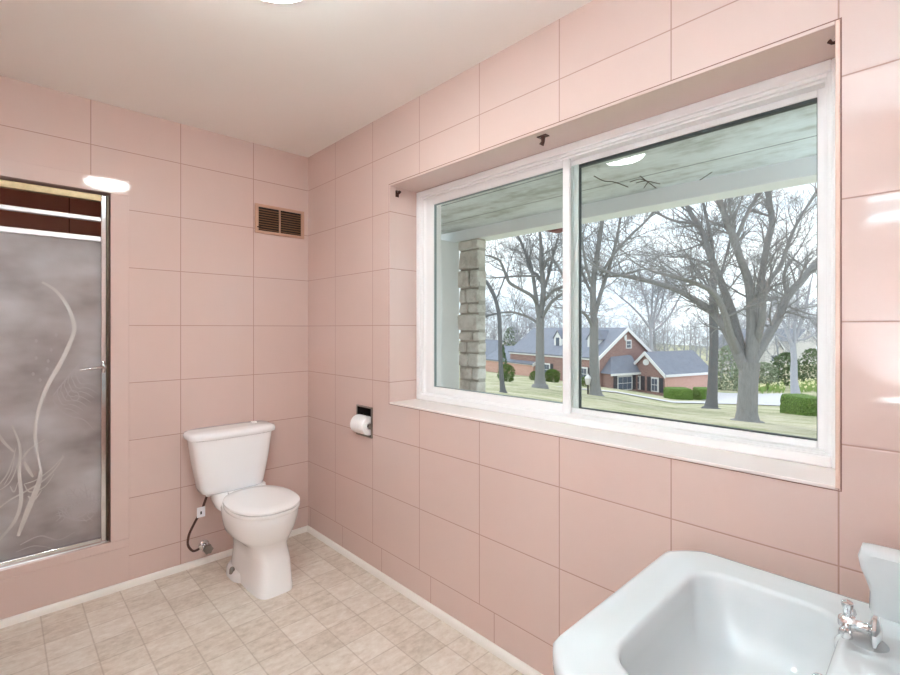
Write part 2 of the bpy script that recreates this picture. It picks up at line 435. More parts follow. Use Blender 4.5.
ring(MB(), FX + .012, WT + .01, y0 + .031, y1 - .031, z0 + .031, z1 - .031, .012, None, .004).build('frame_step', 'vinyl', win, bevel=.003)
ring(MB(), FX + .026, WT, y0 + .042, y1 - .042, z0 + .034, z1 - .042, .008, None, .003).build('track', 'vinyl', win, bevel=.002)
YM = -2.973 + 1.1027                                   # centre of the meeting stiles
a0, a1, b0, b1 = y0 + .049, y1 - .049, z0 + .036, z1 - .049
# left sash is the inner one, right sash slides behind it
m = MB(); m.box((FX + .03, a1 - .060, b0), (FX + .058, a1, b1)); m.box((FX + .03, YM - .017, b0), (FX + .043, YM + .017, b1))
m.box((FX + .03, YM + .017, b0), (FX + .058, a1 - .060, b0 + .038)); m.box((FX + .03, YM + .017, b1 - .030), (FX + .058, a1 - .060, b1))
sl = m.build('sash', 'vinyl', win, bevel=.003)
ring(MB(), FX + .038, FX + .053, YM + .017, a1 - .060, b0 + .038, b1 - .030, .003).build('gasket', 'gasket_grey', sl)
MB().box((FX + .043, YM + .018, b0 + .039), (FX + .047, a1 - .061, b1 - .031)).build('glass_pane', 'glass', sl)
sr = ring(MB(), FX + .064, FX + .092, a0, YM + .02, b0, b1, .024, .022, .022).build('sash', 'vinyl', win, bevel=.003)
MB().box((FX + .0645, YM - .037, b0 + .022), (FX + .0915, YM - .004, b1 - .022)).build('meeting_stile', 'vinyl_edge', sr)
ring(MB(), FX + .07, FX + .087, a0 + .024, YM - .037, b0 + .022, b1 - .022, .002, .011, .004).build('gasket', 'gasket', sr)  # real gasket; its thick dark top strip stands in for a shadow
MB().box((FX + .077, a0 + .025, b0 + .023), (FX + .081, YM - .038, b1 - .023)).build('glass_pane', 'glass', sr)
MB().box((FX + .0595, YM - .0165, b0 + .03), (FX + .0635, YM - .006, b1 - .03)).build('seal_strip', 'vinyl_edge', win)

# curtain rod brackets left in the reveal
def bracket(loc, axis, label, k=1.0):
    t = thing('curtain_rod_bracket', label, 'bracket', loc, 'old curtain rod brackets in the window reveal')
    p = Vector(loc); ax = Vector(axis); s = Vector((0, 1, 0)) if abs(ax.y) < .5 else Vector((0, 0, 1))
    o = ax.cross(s)
    def bar(q, h1, h2, h3):
        q = Vector(q); return [q + ax * i * h1 + s * j * h2 + o * kk * h3 for i, j, kk in ((0, -1, -1), (0, 1, -1), (0, 1, 1), (0, -1, 1), (1, -1, -1), (1, 1, -1), (1, 1, 1), (1, -1, 1))]
    MB().hexa(bar(p, .004, .022 * k, .014 * k)).build('plate', 'rust', t, bevel=.002)
    m = MB().tube([p + ax * .004, p + ax * .022 * k, p + ax * .034 * k + s * .008], [.009 * k, .007 * k, .010 * k], 10)
    m.build('hook', 'rust', t, smooth=40)
    MB().lathe(p + s * .013 * k + ax * .004, [(0.0005, .0), (.005, .0), (.004, .003), (.0005, .004)], 10, 'z' if abs(ax.z) > .5 else ('y' if abs(ax.y) > .5 else 'x')).build('screw', 'steel_dark', t)
    return t
pb = on_z(543, 136, WZ1 - lt); bracket((pb.x, pb.y, WZ1 - lt), (0, 0, -1), 'rusty curtain rod bracket hanging from the middle of the window head')
pb = on_y(397, 194, WY1 - lt); bracket((pb.x, WY1 - lt, pb.z), (0, -1, 0), 'rusty curtain rod bracket on the far pink tile jamb', .8)
bracket((.045, WY0 + lt, 2.094), (0, 1, 0), 'rusty curtain rod bracket at the near top corner of the reveal', .55)

# ------------------------------------------------------------------ wall vent
vx0, vx1, vz0, vz1 = -.358, -.032, 1.955, 2.138
t = thing('vent_grille', 'rusty two-part vent grille high on the back wall by the corner', 'vent', ((vx0 + vx1) / 2, 0, vz0))
m = MB(); fw = .018; mx = (vx0 + vx1) / 2 - .004
m.box((vx0, -.012, vz0), (vx1, 0, vz0 + fw)); m.box((vx0, -.012, vz1 - fw), (vx1, 0, vz1))
m.box((vx0, -.012, vz0 + fw), (vx0 + .022, 0, vz1 - fw)); m.box((vx1 - .022, -.012, vz0 + fw), (vx1, 0, vz1 - fw)); m.box((mx - .005, -.012, vz0 + fw), (mx + .005, 0, vz1 - fw))
m.build('frame', 'vent', t, bevel=.002)
MB().box((vx0 + .02, -.0035, vz0 + .016), (vx1 - .02, -.0005, vz1 - .016)).build('backing', 'dark', t)
for xa, xb in ((vx0 + .023, mx - .006), (mx + .006, vx1 - .023)):
    for k in range(9):
        z = vz0 + .026 + k * .0152
        MB().hexa([(xa, -.0105, z - .003), (xb, -.0105, z - .003), (xb, -.004, z + .004), (xa, -.004, z + .004),
                   (xa, -.0105, z - .0018), (xb, -.0105, z - .0018), (xb, -.004, z + .0052), (xa, -.004, z + .0052)]).build('louvre', 'louvre', t)
MB().box((vx0 + .012, -.022, vz0 + .034), (vx0 + .032, -.011, vz0 + .039)).build('damper_lever', 'rust', t)

# ------------------------------------------------------------------ toilet
TX, BXT, TKX = -.503, -.474, -.541
t = thing('toilet', 'white two-piece toilet with lid down against the pink tiled wall', 'toilet', (TX, -.36, 0))
S = [(0, .101, -.622, -.13, 4.6), (.025, .101, -.622, -.13, 4.6), (.05, .098, -.618, -.15, 4.6), (.16, .095, -.608, -.17, 4), (.225, .095, -.604, -.17, 3.6),
     (.25, .108, -.612, -.18, 3.0), (.275, .130, -.632, -.19, 2.6), (.30, .147, -.652, -.19, 2.45), (.335, .160, -.668, -.20, 2.35), (.38, .170, -.686, -.20, 2.3), (.415, .173, -.692, -.20, 2.3), (.424, .170, -.689, -.203, 2.3)]
m = MB(); m.loft([sup(BXT + (TX - BXT) * min(1, max(0, (z - .18) / .12)), 0, hw, yf, yb, z, ex, 56) for z, hw, yf, yb, ex in S])
bowl = m.build('bowl', 'porcelain', t, smooth=60)
m = MB(); m.loft([sup(BXT, 0, hw, yf, yb, z, 2.6, 40) for z, hw, yf, yb in ((0, .128, -.41, -.13), (.03, .126, -.408, -.132), (.045, .114, -.40, -.14))])
foot = m.build('foot_flange', 'porcelain', t, smooth=60)
for s in (-1, 1): MB().lathe((BXT + s * .117, -.29, .03), [(.015, 0), (.014, .022), (.008, .032), (.001, .034)], 14).build('bolt_cap', 'steel_dark' if s < 0 else 'porcelain', foot, smooth=40)
m = MB(); m.loft([sup(TX, 0, hw, yf, yb, z, 3, 32) for z, hw, yf, yb in ((.36, .13, -.30, -.05), (.40, .145, -.30, -.03), (.445, .145, -.235, -.04))])
m.build('tank_deck', 'porcelain', t, smooth=60)
m = MB(); m.loft([sup(TX, 0, hw, yf, yb, z, 2.3, 56) for z, hw, yf, yb in ((.425, .169, -.692, -.255), (.433, .174, -.698, -.25), (.441, .174, -.698, -.25), (.445, .171, -.695, -.252))])
m.build('seat', 'plastic', t, smooth=50)
m = MB(); m.loft([sup(TX, 0, hw, yf, yb, z, 2.3, 56) for z, hw, yf, yb in ((.447, .170, -.694, -.248), (.452, .175, -.699, -.245), (.459, .174, -.698, -.245), (.465, .163, -.686, -.255), (.468, .11, -.63, -.30), (.469, .04, -.5, -.4))])
m.build('lid', 'plastic', t, smooth=50)
for s in (-1, 1): MB().box((TX + s * .075 - .02, -.262, .424), (TX + s * .075 + .02, -.236, .462)).build('hinge', 'plastic', t, bevel=.006)
TK = [(.446, .150, -.195, -.045, 5), (.454, .166, -.205, -.04, 5), (.475, .173, -.212, -.036, 4.6), (.60, .196, -.220, -.03, 4.8), (.752, .218, -.226, -.025, 4.8)]
m = MB(); m.loft([sup(TKX, 0, hw, yf, yb, z, ex, 64) for z, hw, yf, yb, ex in TK])
tank = m.build('tank', 'porcelain', t, smooth=60)
TL = [(.752, .236, -.232, -.02, 4.4), (.757, .248, -.243, -.015, 4.4), (.774, .250, -.245, -.013, 4.4), (.786, .245, -.239, -.016, 4.4), (.793, .228, -.224, -.028, 4.2), (.7945, .12, -.16, -.08, 4)]
m = MB(); m.loft([sup(TKX, 0, hw - .014, yf, yb, z, ex, 64) for z, hw, yf, yb, ex in TL])
tl = m.build('tank_lid', 'porcelain', t, smooth=60)
MB().lathe((TKX + .14, -.10, .793), [(.019, 0), (.019, .006), (.015, .010), (.001, .011)], 18).build('flush_button', 'plastic', tl, smooth=40)
# small illegible script mark on the tank
lp = [on_y(x, y, -.2275) for x, y in ((205.5, 439), (207, 437.6), (208.5, 439.2), (210, 437.8), (211.5, 439.3), (213, 438.4), (215, 439.2), (217, 438.8), (219.5, 439.2))]
MB().tube(bez(lp, 4), .0011, 5).build('printed_mark', 'print_grey', tank)
# supply hose and valve: screwed to the wall, so a thing of its own
vp = Vector((-.80, 0, .17))
vp = on_y(204, 545, 0); vp = Vector((vp.x, 0, vp.z))
t = thing('water_supply_valve', 'chrome water shut-off valve with brown hose on wall beside toilet', 'valve', vp)
MB().lathe(vp, [(.030, 0), (.029, -.004), (.018, -.010), (.013, -.011)], 20, 'y').build('escutcheon', 'chrome', t, smooth=40)
m = MB(); m.tube([vp + Vector((0, -.008, 0)), vp + Vector((0, -.065, 0))], .011, 12); m.lathe(vp + Vector((0, -.05, 0)), [(.001, -.024), (.016, -.023), (.017, 0), (.016, .022), (.001, .023)], 14, 'x')
m.build('valve_body', 'chrome', t, smooth=40)
m = MB(); m.loft([[vp + Vector((.024 * math.cos(a) * (1 + .12 * math.cos(6 * a)), y, .024 * math.sin(a) * (1 + .12 * math.cos(6 * a)))) for a in (2 * PI * k / 24 for k in range(24))] for y in (-.068, -.083)])
m.build('handle', 'steel_dark', t, smooth=40)
hy = -.075
hp = [on_y(199, 549, -.05), on_y(193, 551, -.055), on_y(188, 545, -.06), on_y(189, 535, -.065), on_y(194, 524, hy), on_y(200, 513, -.085), on_y(204, 504, -.11), Vector((TKX - .118, -.12, .452))]
ho = MB().tube(bez(hp, 6), .0065, 10).build('hose', 'hose', t, smooth=60)
MB().lathe((TKX - .118, -.12, .420), [(.010, 0), (.015, .004), (.015, .022), (.011, .025)], 12).build('coupling_nut', 'plastic', t, smooth=30)
tg = on_y(201, 512, -.115)
m = MB().box(tg + Vector((-.021, -.002, -.028)), tg + Vector((.021, .0, .028))).build('care_tag', 'tag', ho)
m.rotation_euler = (0, 0, 0)
MB().box(tg + Vector((-.004, -.0028, -.012)), tg + Vector((.004, -.002, .004))).build('tag_print', 'ink', t)

# ------------------------------------------------------------------ toilet paper
pyc = (py0 + py1) / 2
t = thing('toilet_paper_holder', 'recessed chrome toilet paper holder in the window wall tiles', 'paper holder', (0, pyc, pz0))
m = MB(); w = .009
m.box((-.006, py0, pz0), (0, py0 + w, pz1)); m.box((-.006, py1 - w, pz0), (0, py1, pz1)); m.box((-.006, py0, pz0), (0, py1, pz0 + w)); m.box((-.006, py0, pz1 - w), (0, py1, pz1))
m.build('frame', 'steel_dark', t, bevel=.002)
m = MB(); q = .002
m.box((.088, py0 + q, pz0 + q), (.092, py1 - q, pz1 - q)); m.box((0, py0 + q, pz0 + q), (.09, py0 + q + .003, pz1 - q)); m.box((0, py1 - q - .003, pz0 + q), (.09, py1 - q, pz1 - q))
m.box((0, py0 + q, pz0 + q), (.09, py1 - q, pz0 + q + .003)); m.box((0, py0 + q, pz1 - q - .003), (.09, py1 - q, pz1 - q)); m.build('recess', 'dark', t)
rx, rz = -.006, .812
for yy in (py0 + .009, py1 - .009):
    MB().hexa([(.004, yy - .004, rz - .02), (rx - .014, yy - .003, rz - .012), (rx - .014, yy + .003, rz - .012), (.004, yy + .004, rz - .02), (.004, yy - .004, rz + .02), (rx - .014, yy - .003, rz + .012), (rx - .014, yy + .003, rz + .012), (.004, yy + .004, rz + .02)]).build('arm', 'steel_dark', t, bevel=.002)
MB().tube([(rx, py0 + .008, rz), (rx, py1 - .008, rz)], .0085, 12).build('spindle', 'steel_dark', t, smooth=40)
m = MB(); R, r0, yA, yB = .052, .019, py0 + .017, py1 - .017
m.loft([[Vector((rx + r * math.cos(a), y, rz + r * math.sin(a))) for a in (2 * PI * k / 32 for k in range(32))] for r, y in ((r0, yA), (R - .003, yA), (R, yA + .003), (R, yB - .003), (R - .003, yB), (r0, yB), (r0, yA))], False, False)
pr = m.build('toilet_paper_roll', 'paper', origin=(rx, pyc, rz - R), smooth=40)
tag(pr, 'white toilet paper roll on the recessed holder below the window corner', 'toilet paper')

# ------------------------------------------------------------------ shower door
DY = .045
t = thing('shower_door', 'framed shower door of frosted glass etched with fish and seaweed', 'shower door', (SX1 - .35, DY, SZ0))
def dz(px, py): return on_y(px, py, DY).z
xr = SX1 - .004
dj0 = on_y(100.5, 300, DY).x
zt0 = on_y(50, 191.5, DY).z
def rail(pa, pb, name, mat, dy=0, par=t):
    a, c = on_y(50, pa, DY).z, on_y(50, pb, DY).z
    return MB().box((SX0 + .004, DY - .012 + dy, c), (dj0 + .002, DY + .016, a)).build(name, mat, par, bevel=.003)
rail(187.6, 194.5, 'head_rail', 'brass', -.004)
rail(211, 215.5, 'transom_bar', 'rail_metal')
rail(231.5, 237, 'top_rail', 'rail_metal', -.002)
zb = on_y(50, 556.5, DY).z; zb1 = on_y(50, 549.0, DY).z
MB().box((SX0 + .004, DY - .018, zb), (dj0 + .002, DY + .016, zb1)).build('bottom_rail', 'chrome', t, bevel=.004)
MB().box((SX0 + .004, DY - .026, SZ0 + .001), (xr, DY + .02, zb - .002)).build('threshold', 'chrome_dull', t, bevel=.002)
zj = on_y(50, 187.6, DY).z
MB().box((dj0, DY - .016, SZ0 + .002), (dj0 + .024, DY + .016, zj)).build('stile', 'chrome', t, bevel=.004)
MB().box((dj0 + .025, DY - .02, SZ0 + .002), (xr, DY + .022, zj)).build('hinge_jamb', 'chrome_pitted', t, bevel=.002)
MB().box((SX0 + .004, DY - .016, SZ0 + .002), (SX0 + .03, DY + .016, zj)).build('stile', 'chrome', t, bevel=.004)
gz0, gz1 = zb1 - .004, on_y(50, 237, DY).z + .004
gp = MB().box((SX0 + .02, DY, gz0), (dj0 + .006, DY + .006, gz1)).build('glass_panel', 'frost', t)
hx = on_y(102, 367, DY - .016)
m = MB(); m.tube([hx + Vector((.004, .0, -.028)), hx + Vector((.006, -.006, 0)), hx + Vector((.004, 0, .028))], [.007, .014, .007], 12)
m.tube([hx + Vector((.004, -.008, 0)), hx + Vector((-.008, -.045, .0)), hx + Vector((-.055, -.052, -.002)), hx + Vector((-.094, -.052, -.006))], [.007, .008, .0075, .003], 10)
m.build('handle', 'chrome', t, smooth=60)
def ribbon(name, strokes, mat):
    m = MB()
    for pts, w0, w1 in strokes:
        P = bez([on_y(x, y, DY - .0004) for x, y in pts], 7); n = len(P); up = []; dn = []
        for i, p in enumerate(P):
            d = (P[min(i + 1, n - 1)] - P[max(i - 1, 0)]).normalized(); s = Vector((-d.z, 0, d.x))
            f = i / (n - 1); w = (w0 + (w1 - w0) * f) * (.35 + .65 * math.sin(PI * min(1, max(0, .08 + f * .86)))) / 2
            up.append(p + s * w); dn.append(p - s * w)
        th = Vector((0, -.0008, 0))
        L = [[u, v, v + th, u + th] for u, v in zip(up, dn)]
        m.loft(L)
    return m.build(name, mat, gp)
ribbon('etched_kelp', [([(42, 282), (56, 291), (68, 307), (74, 325), (73, 335), (66, 352), (58, 368), (48, 385), (39, 408), (35, 430), (36, 445), (41, 470)], .020, .016),
                       ([(41, 470), (38, 485), (28, 510), (18, 536)], .020, .024),
                       ([(12, 425), (20, 447), (19, 470), (21, 500), (14, 522), (-8, 548)], .010, .018),
                       ([(-20, 400), (0, 437), (14, 452)], .014, .010), ([(24, 462), (33, 477)], .014, .012), ([(22, 459), (30, 449), (45, 439)], .012, .004)], 'etch')
fish = []
for dx, dy in ((0, 0),):
    fish += [([(-6, 512), (10, 500), (28, 490), (44, 480), (56, 468), (64, 456)], .008, .006), ([(24, 484), (36, 480), (50, 470), (60, 460), (63, 455)], .006, .004),
             ([(24, 484), (30, 492), (44, 487), (54, 474)], .006, .004), ([(28, 496), (34, 500), (42, 490)], .009, .004),
             ([(-4, 488), (6, 476), (12, 462), (16, 448)], .007, .004), ([(0, 490), (10, 482), (17, 466), (20, 450)], .006, .004), ([(4, 485), (12, 470), (15, 452)], .004, .004), ([(10, 486), (14, 492), (18, 482)], .006, .004)]
ribbon('etched_fish', fish, 'etch')
rng = random.Random(4)
coral = []
for x0, y0 in ((72, 520), (84, 512)):
    for k in range(9):
        a = -PI / 2 + (k - 4) * .33 + rng.uniform(-.1, .1); L = rng.uniform(20, 32)
        mx_, my_ = x0 + math.cos(a + .2) * L * .5, y0 + math.sin(a + .2) * L * .5
        ex, ey = x0 + math.cos(a) * L * (.75 if abs(math.cos(a)) > .6 else .9), y0 + math.sin(a) * L
        if ex > 98: ex = 98
        coral.append(([(x0, y0), (mx_, my_), (ex, ey)], .006, .003))
        for q in (.45, .7):
            bx, by = x0 + (ex - x0) * q, y0 + (ey - y0) * q
            for sg in (-1, 1): coral.append(([(bx, by), (min(98, bx + math.cos(a + sg * .9) * 7), by + math.sin(a + sg * .9) * 7)], .004, .002))
coral += [([(20, 545), (40, 536), (58, 540), (75, 532)], .007, .003), ([(16, 552), (34, 546), (52, 548)], .005, .003)]
ribbon('etched_coral', coral, 'etch_soft')
af = [([(53, 396), (62, 384), (72, 372), (84, 362), (90, 357)], .006, .003), ([(53, 400), (60, 410), (70, 416), (84, 420), (94, 430)], .009, .003)]
for k in range(7):
    x, y = 58 + k * 3.6, 396 - k * 4.2
    af.append(([(x, y), (x + 4, y + 8), (x + 10, y + 9)], .006, .003)); af.append(([(x + 6, y + 12), (x + 14, y + 14), (x + 22, y + 19)], .005, .002))
    af.append(([(x - 1, y), (x + 1, y - 9), (x + 8, y - 14)], .004, .002))
af.append(([(66, 398), (70, 391), (77, 392), (79, 398), (74, 401), (70, 397)], .004, .003))
ribbon('etched_angelfish', af, 'etch_soft')
ribbon('etched_bubbles', [([(x - 1.1, y), (x, y - 1.3), (x + 1.1, y), (x, y + 1.3), (x - 1.1, y)], .004, .004) for x, y in ((36, 341), (51, 350), (56, 335), (36, 358), (48, 361), (47, 369), (33, 374), (40, 380))], 'etch_soft')

# ------------------------------------------------------------------ sink
SA0, SA1 = CX + .648, CX + 1.272                       # x range
sf = CY + .487                                         # front edge
rh = .808
cxs = (SA0 + SA1) / 2; hws = (SA1 - SA0) / 2
t = thing('sink', 'white vintage porcelain sink with raised back below the window', 'sink', (cxs, (sf + YN) / 2, 0))
def rrect(x0, x1, ya, yb, z, r, n=8, rb=None):         # ya back (smaller y), yb front
    rb = r if rb is None else rb
    L = []
    for cx_, cy_, a0_, rr in ((x1 - r, yb - r, 0, r), (x0 + r, yb - r, PI / 2, r), (x0 + rb, ya + rb, PI, rb), (x1 - rb, ya + rb, 1.5 * PI, rb)):
        for k in range(n + 1):
            a = a0_ + PI / 2 * k / n; L.append(Vector((cx_ + rr * math.cos(a), cy_ + rr * math.sin(a), z)))
    return L
def chamf(x0, x1, ya, yb, z, c, rb=.01):               # clipped front corners, slightly bowed
    base = rrect(x0, x1, ya, yb, z, c, 8, rb)
    for i, p in enumerate(base):
        for cx_ in (x1 - c, x0 + c):
            if p.y > yb - c - 1e-6 and (p.x > cx_ if cx_ > (x0 + x1) / 2 else p.x < cx_):
                # pull the arc towards a straight clip
                dx, dy = abs(p.x - cx_) / c, (p.y - (yb - c)) / c; s = 1 / max(1e-6, dx + dy)
                k = .62; f = 1 + (s * 1.16 - 1) * k if dx + dy > 1.16 else 1
                p.x = cx_ + (p.x - cx_) * f; p.y = (yb - c) + (p.y - (yb - c)) * f
    return base
bk = YN + .001
def rim(i, z): return chamf(SA0 + i, SA1 - i, bk, sf - i, z, .080 - i * .4)
def bas(i, z, r=.07): return rrect(SA0 + .085 + i, SA1 - .085 - i, CY + .135 + i, sf - .088 - i, z, max(.02, r), 8)
loops = [rim(.06, rh - .19), rim(.035, rh - .12), rim(.02, rh - .06), rim(.004, rh - .045), rim(0, rh - .03), rim(.001, rh - .008), rim(.006, rh - .001), rim(.016, rh + .001), rim(.03, rh - .003), rim(.05, rh - .005),
         bas(-.008, rh - .004), bas(-.001, rh - .006), bas(.003, rh - .014, .068), bas(.007, rh - .05, .066), bas(.014, rh - .10, .07), bas(.035, rh - .138, .07), bas(.075, rh - .15, .03)]
m = MB(); m.loft(loops, True, True)
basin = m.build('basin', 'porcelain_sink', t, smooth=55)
dc = Vector((cxs, CY + .27, rh - .149))
MB().lathe(dc, [(.024, 0), (.024, .003), (.018, .004), (.016, .001), (.001, .0012)], 20).build('drain', 'chrome', t, smooth=40)
# raised back with two forward wings
ht = .925
m = MB()
prof = [(0, rh - .012), (.062, rh - .012), (.058, rh + .03), (.060, rh + .07), (.068, rh + .085), (.070, rh + .105), (.062, rh + .12), (.045, ht), (.0, ht)]
ybk = YN + .001
off = CY + .028 - .062 - ybk
L = [[Vector((x, ybk + (u + off if u > 0 else 0), v)) for u, v in prof] for x in (SA0 + .002, SA1 + .012)]
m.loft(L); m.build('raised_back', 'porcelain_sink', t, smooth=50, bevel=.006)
for x0, x1 in ((SA1 - .045, SA1 + .018), (SA0 - .012, SA0 + .045)):
    pf = [(0, rh - .014), (.092, rh - .014), (.098, rh + .0), (.097, rh + .035), (.104, rh + .058), (.112, rh + .078), (.115, rh + .098), (.110, rh + .115), (.096, ht), (.0, ht + .001)]
    L = []
    for x, k in ((x0, .90), (x0 + .008, .97), (x0 + .02, 1), (x1 - .014, 1), (x1 - .004, .97), (x1, .92)):
        L.append([Vector((x, CY + .01 + u * k, rh - .014 + (v - rh + .014) * (.94 + .06 * (k - .9) / .1 if k < 1 else 1))) for u, v in pf])
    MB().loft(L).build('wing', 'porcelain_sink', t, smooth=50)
# taps
def tap(A):
    p = Vector((CX + A, CY + .084, rh + .026))
    m = MB().lathe(p, [(.010, -.006), (.027, .0), (.028, .005), (.020, .009), (.012, .012), (.0095, .018), (.009, .03), (.012, .034)], 24, 'y')
    st = m.build('tap_stem', 'chrome', t, smooth=40)
    c = p + Vector((0, .040, 0))
    m = MB().lathe(c, [(.001, -.012), (.013, -.011), (.015, -.004), (.014, .006), (.008, .013), (.001, .014)], 18, 'y')
    for k in range(4):
        a = .12 + k * PI / 2; d = Vector((math.cos(a), 0, math.sin(a)))
        m.tube([c, c + d * .012, c + d * .024, c + d * .033, c + d * .038, c + d * .040], [.008, .0065, .0065, .0095, .0085, .004], 12)
    m.build('cross_handle', 'chrome', st, smooth=50)
tap(1.10); tap(.835)
p = Vector((cxs - .01, CY + .084, rh - .035))
m = MB().lathe(p, [(.024, -.006), (.024, .004), (.018, .008), (.001, .01)], 18, 'y')
m.tube(bez([p, p + Vector((0, .03, .004)), p + Vector((0, .058, .0)), p + Vector((0, .07, -.018))], 5), [.014] * 6 + [.013] * 6 + [.011] * 4, 14)
m.build('spout', 'chrome', t, smooth=50)
m = MB().lathe((CX + 1.115, CY + .100, rh - .03), [(.045, 0), (.045, .012), (.036, .024), (.02, .029), (.001, .03)], 24); m.build('soap_ledge', 'porcelain_sink', t, smooth=50)
m = MB(); yc = -2.82
m.loft([sup(cxs, 0, hw, yc + hl, yc - hl, z, 3.4, 36) for z, hw, hl in ((0, .15, .13), (.04, .15, .13), (.06, .12, .11), (.3, .09, .085), (.52, .10, .09), (.60, .15, .13), (.613, .19, .16))])
m.build('pedestal', 'porcelain_sink', t, smooth=50)

# ------------------------------------------------------------------ ceiling light and added lamps
lx, ly = -.902, -1.51
t = thing('ceiling_light', 'round flush ceiling light with lit glass dome above the room', 'ceiling light', (lx, ly, HC))
MB().lathe((lx, ly, HC), [(.155, 0), (.158, -.02), (.150, -.034), (.14, -.035)], 40).build('base_ring', 'white_paint', t, smooth=40)
MB().lathe((lx, ly, HC), [(.139, -.026), (.142, -.034), (.138, -.042), (.118, -.052), (.075, -.061), (.03, -.065), (.001, -.066)], 40).build('glass_dome', 'lamp', t, smooth=60)
def added_tubelight(p, along, out, L, label, tm='tube'):  # unseen tube lights added for brightness, placed from tile reflections
    a, o = Vector(along), Vector(out); p = Vector(p)
    t = thing('added_wall_light', label, 'added wall light', p)
    def bx(c, la, lo, lz): 
        return [c + a * i * la + o * j * lo + Vector((0, 0, k * lz)) for i, j, k in ((-1, 0, -1), (1, 0, -1), (1, 1, -1), (-1, 1, -1), (-1, 0, 1), (1, 0, 1), (1, 1, 1), (-1, 1, 1))]
    MB().hexa(bx(p, L / 2 + .03, .03, .085)).build('added_backplate', 'white_paint', t, bevel=.004)
    for dzz in (-.055, .055):
        c = p + o * .055 + Vector((0, 0, dzz))
        MB().tube([c - a * L / 2, c + a * L / 2], .017, 14).build('added_fluorescent_tube', tm, t, smooth=40)
        for s in (-1, 1): MB().hexa(bx(p + o * .03 + a * s * (L / 2 + .008) + Vector((0, 0, dzz)), .008, .045, .022)).build('added_tube_socket', 'white_paint', t)
added_tubelight((-1.36, YN, 1.97), (1, 0, 0), (0, 1, 0), .80, 'added two-tube wall light on the near wall behind the camera')
added_tubelight((XL, -2.82, 2.0), (0, 1, 0), (1, 0, 0), .28, 'added short two-tube wall light on the left wall', 'added_tube_dim')

fl = Vector((-1.74, -2.87, 0))  # unseen uplighter, added to bounce fill light off the ceiling
t = thing('added_fill_uplighter', 'added white fill uplighter by the left wall outside the frame', 'floor lamp', fl)
MB().lathe(fl, [(.001, 0), (.13, 0), (.13, .012), (.03, .025), (.001, .025)], 28).build('base', 'white_paint', t, smooth=40)
MB().tube([fl + Vector((0, 0, .02)), fl + Vector((0, 0, .73))], .012, 12).build('added_pole', 'white_paint', t, smooth=40)
MB().lathe(fl, [(.02, .71), (.09, .73), (.115, .77), (.13, .87), (.14, 1.0), (.136, 1.0), (.125, .87), (.11, .78), (.085, .74), (.001, .73)], 32).build('added_bowl_shade', 'white_paint', t, smooth=60)
MB().lathe(fl, [(.001, .80), (.10, .80), (.10, .81), (.001, .81)], 24).build('added_fill_bulb', 'added_uplight', t)
# ------------------------------------------------------------------ terrain
ZT = [4, 8, 12.5, 20, 28, 40, 52, 65, 90, 130, 200]
RT = [-.1, .1, .19, .35, .47, .62, .8, 1.1]
YT = {4: [420, 440, 450, 462, 470, 480, 490, 500], 8: [400, 404, 410, 418, 426, 434, 441, 455], 12.5: [388, 393, 399, 409, 416, 421, 426, 438],
      20: [381, 387, 391, 401, 408, 411, 414, 424], 28: [377, 384, 387, 394, 405, 407, 409, 416], 40: [374, 381, 384, 391, 401, 403, 405, 408],
      52: [371, 378, 380, 388.5, 397, 398, 396, 398], 65: [368, 374, 376, 384, 389, 391, 388, 388], 90: [362, 367, 368, 372, 374, 375, 372, 372], 130: [354, 357, 358, 360, 361, 361, 358, 358], 200: [340, 341, 342, 343, 343, 342, 340, 340]}
def itp(xs, x):
    x = min(max(x, xs[0]), xs[-1])
    for i in range(len(xs) - 1):
        if x <= xs[i + 1]: return i, (x - xs[i]) / (xs[i + 1] - xs[i])
    return len(xs) - 2, 1.0
def ground(x, y):
    r, z = RZ(x, y); zz = max(z, 4.0); rz = r / zz if z > 4 else max(-.1, min(1.1, r / 4))
    i, f = itp(ZT, zz); j, g = itp(RT, rz)
    Y = (1 - f) * ((1 - g) * YT[ZT[i]][j] + g * YT[ZT[i]][j + 1]) + f * ((1 - g) * YT[ZT[i + 1]][j] + g * YT[ZT[i + 1]][j + 1])
    h = CZ - (Y - YH) / F * zz
    k = min(1, max(0, (x - 2.5) / 4)); k = k * k * (3 - 2 * k)
    return h * k + (-.16) * (1 - k) if h > -.16 or k < 1 else h
def ax_grid(a, lo, hi, fine, k):
    out = [a]; s = fine; v = a
    while v < hi: v += s; s *= k; out.append(v)
    v = a; s = fine
    while v > lo: v -= s; s *= k; out.insert(0, v)
    return out
gx = [.42] + [v for v in ax_grid(8, .6, 190, .55, 1.055) if v > .5]; gy = ax_grid(2, -70, 200, .6, 1.06)
vs = [(x, y, ground(x, y)) for x in gx for y in gy]; n = len(gy)
m = MB(); m.add(vs, [(i * n + j, (i + 1) * n + j, (i + 1) * n + j + 1, i * n + j + 1) for i in range(len(gx) - 1) for j in range(n - 1)])
g_ = struct(m.build('ground', 'lawn', smooth=80), 'pale spring lawn sloping down to the houses')
def strip(name, pts, w0, w1, mat, label):
    P = bez([Vector((p.x, p.y, 0)) for p in pts], 10); L = []; vs = []; fs = []; n = len(P); K = 4
    for i, p in enumerate(P):
        d = (P[min(i + 1, n - 1)] - P[max(i - 1, 0)]).normalized(); s = Vector((-d.y, d.x, 0)); w = w0 + (w1 - w0) * i / (n - 1)
        for k in range(K + 1):
            q = p + s * w * (k / K - .5); vs.append((q.x, q.y, ground(q.x, q.y) + .05))
    for i in range(n - 1):
        for k in range(K): fs.append((i * (K + 1) + k, i * (K + 1) + k + 1, (i + 1) * (K + 1) + k + 1, (i + 1) * (K + 1) + k))
    m = MB().add(vs, fs); return struct(m.build(name, mat, smooth=80), label)
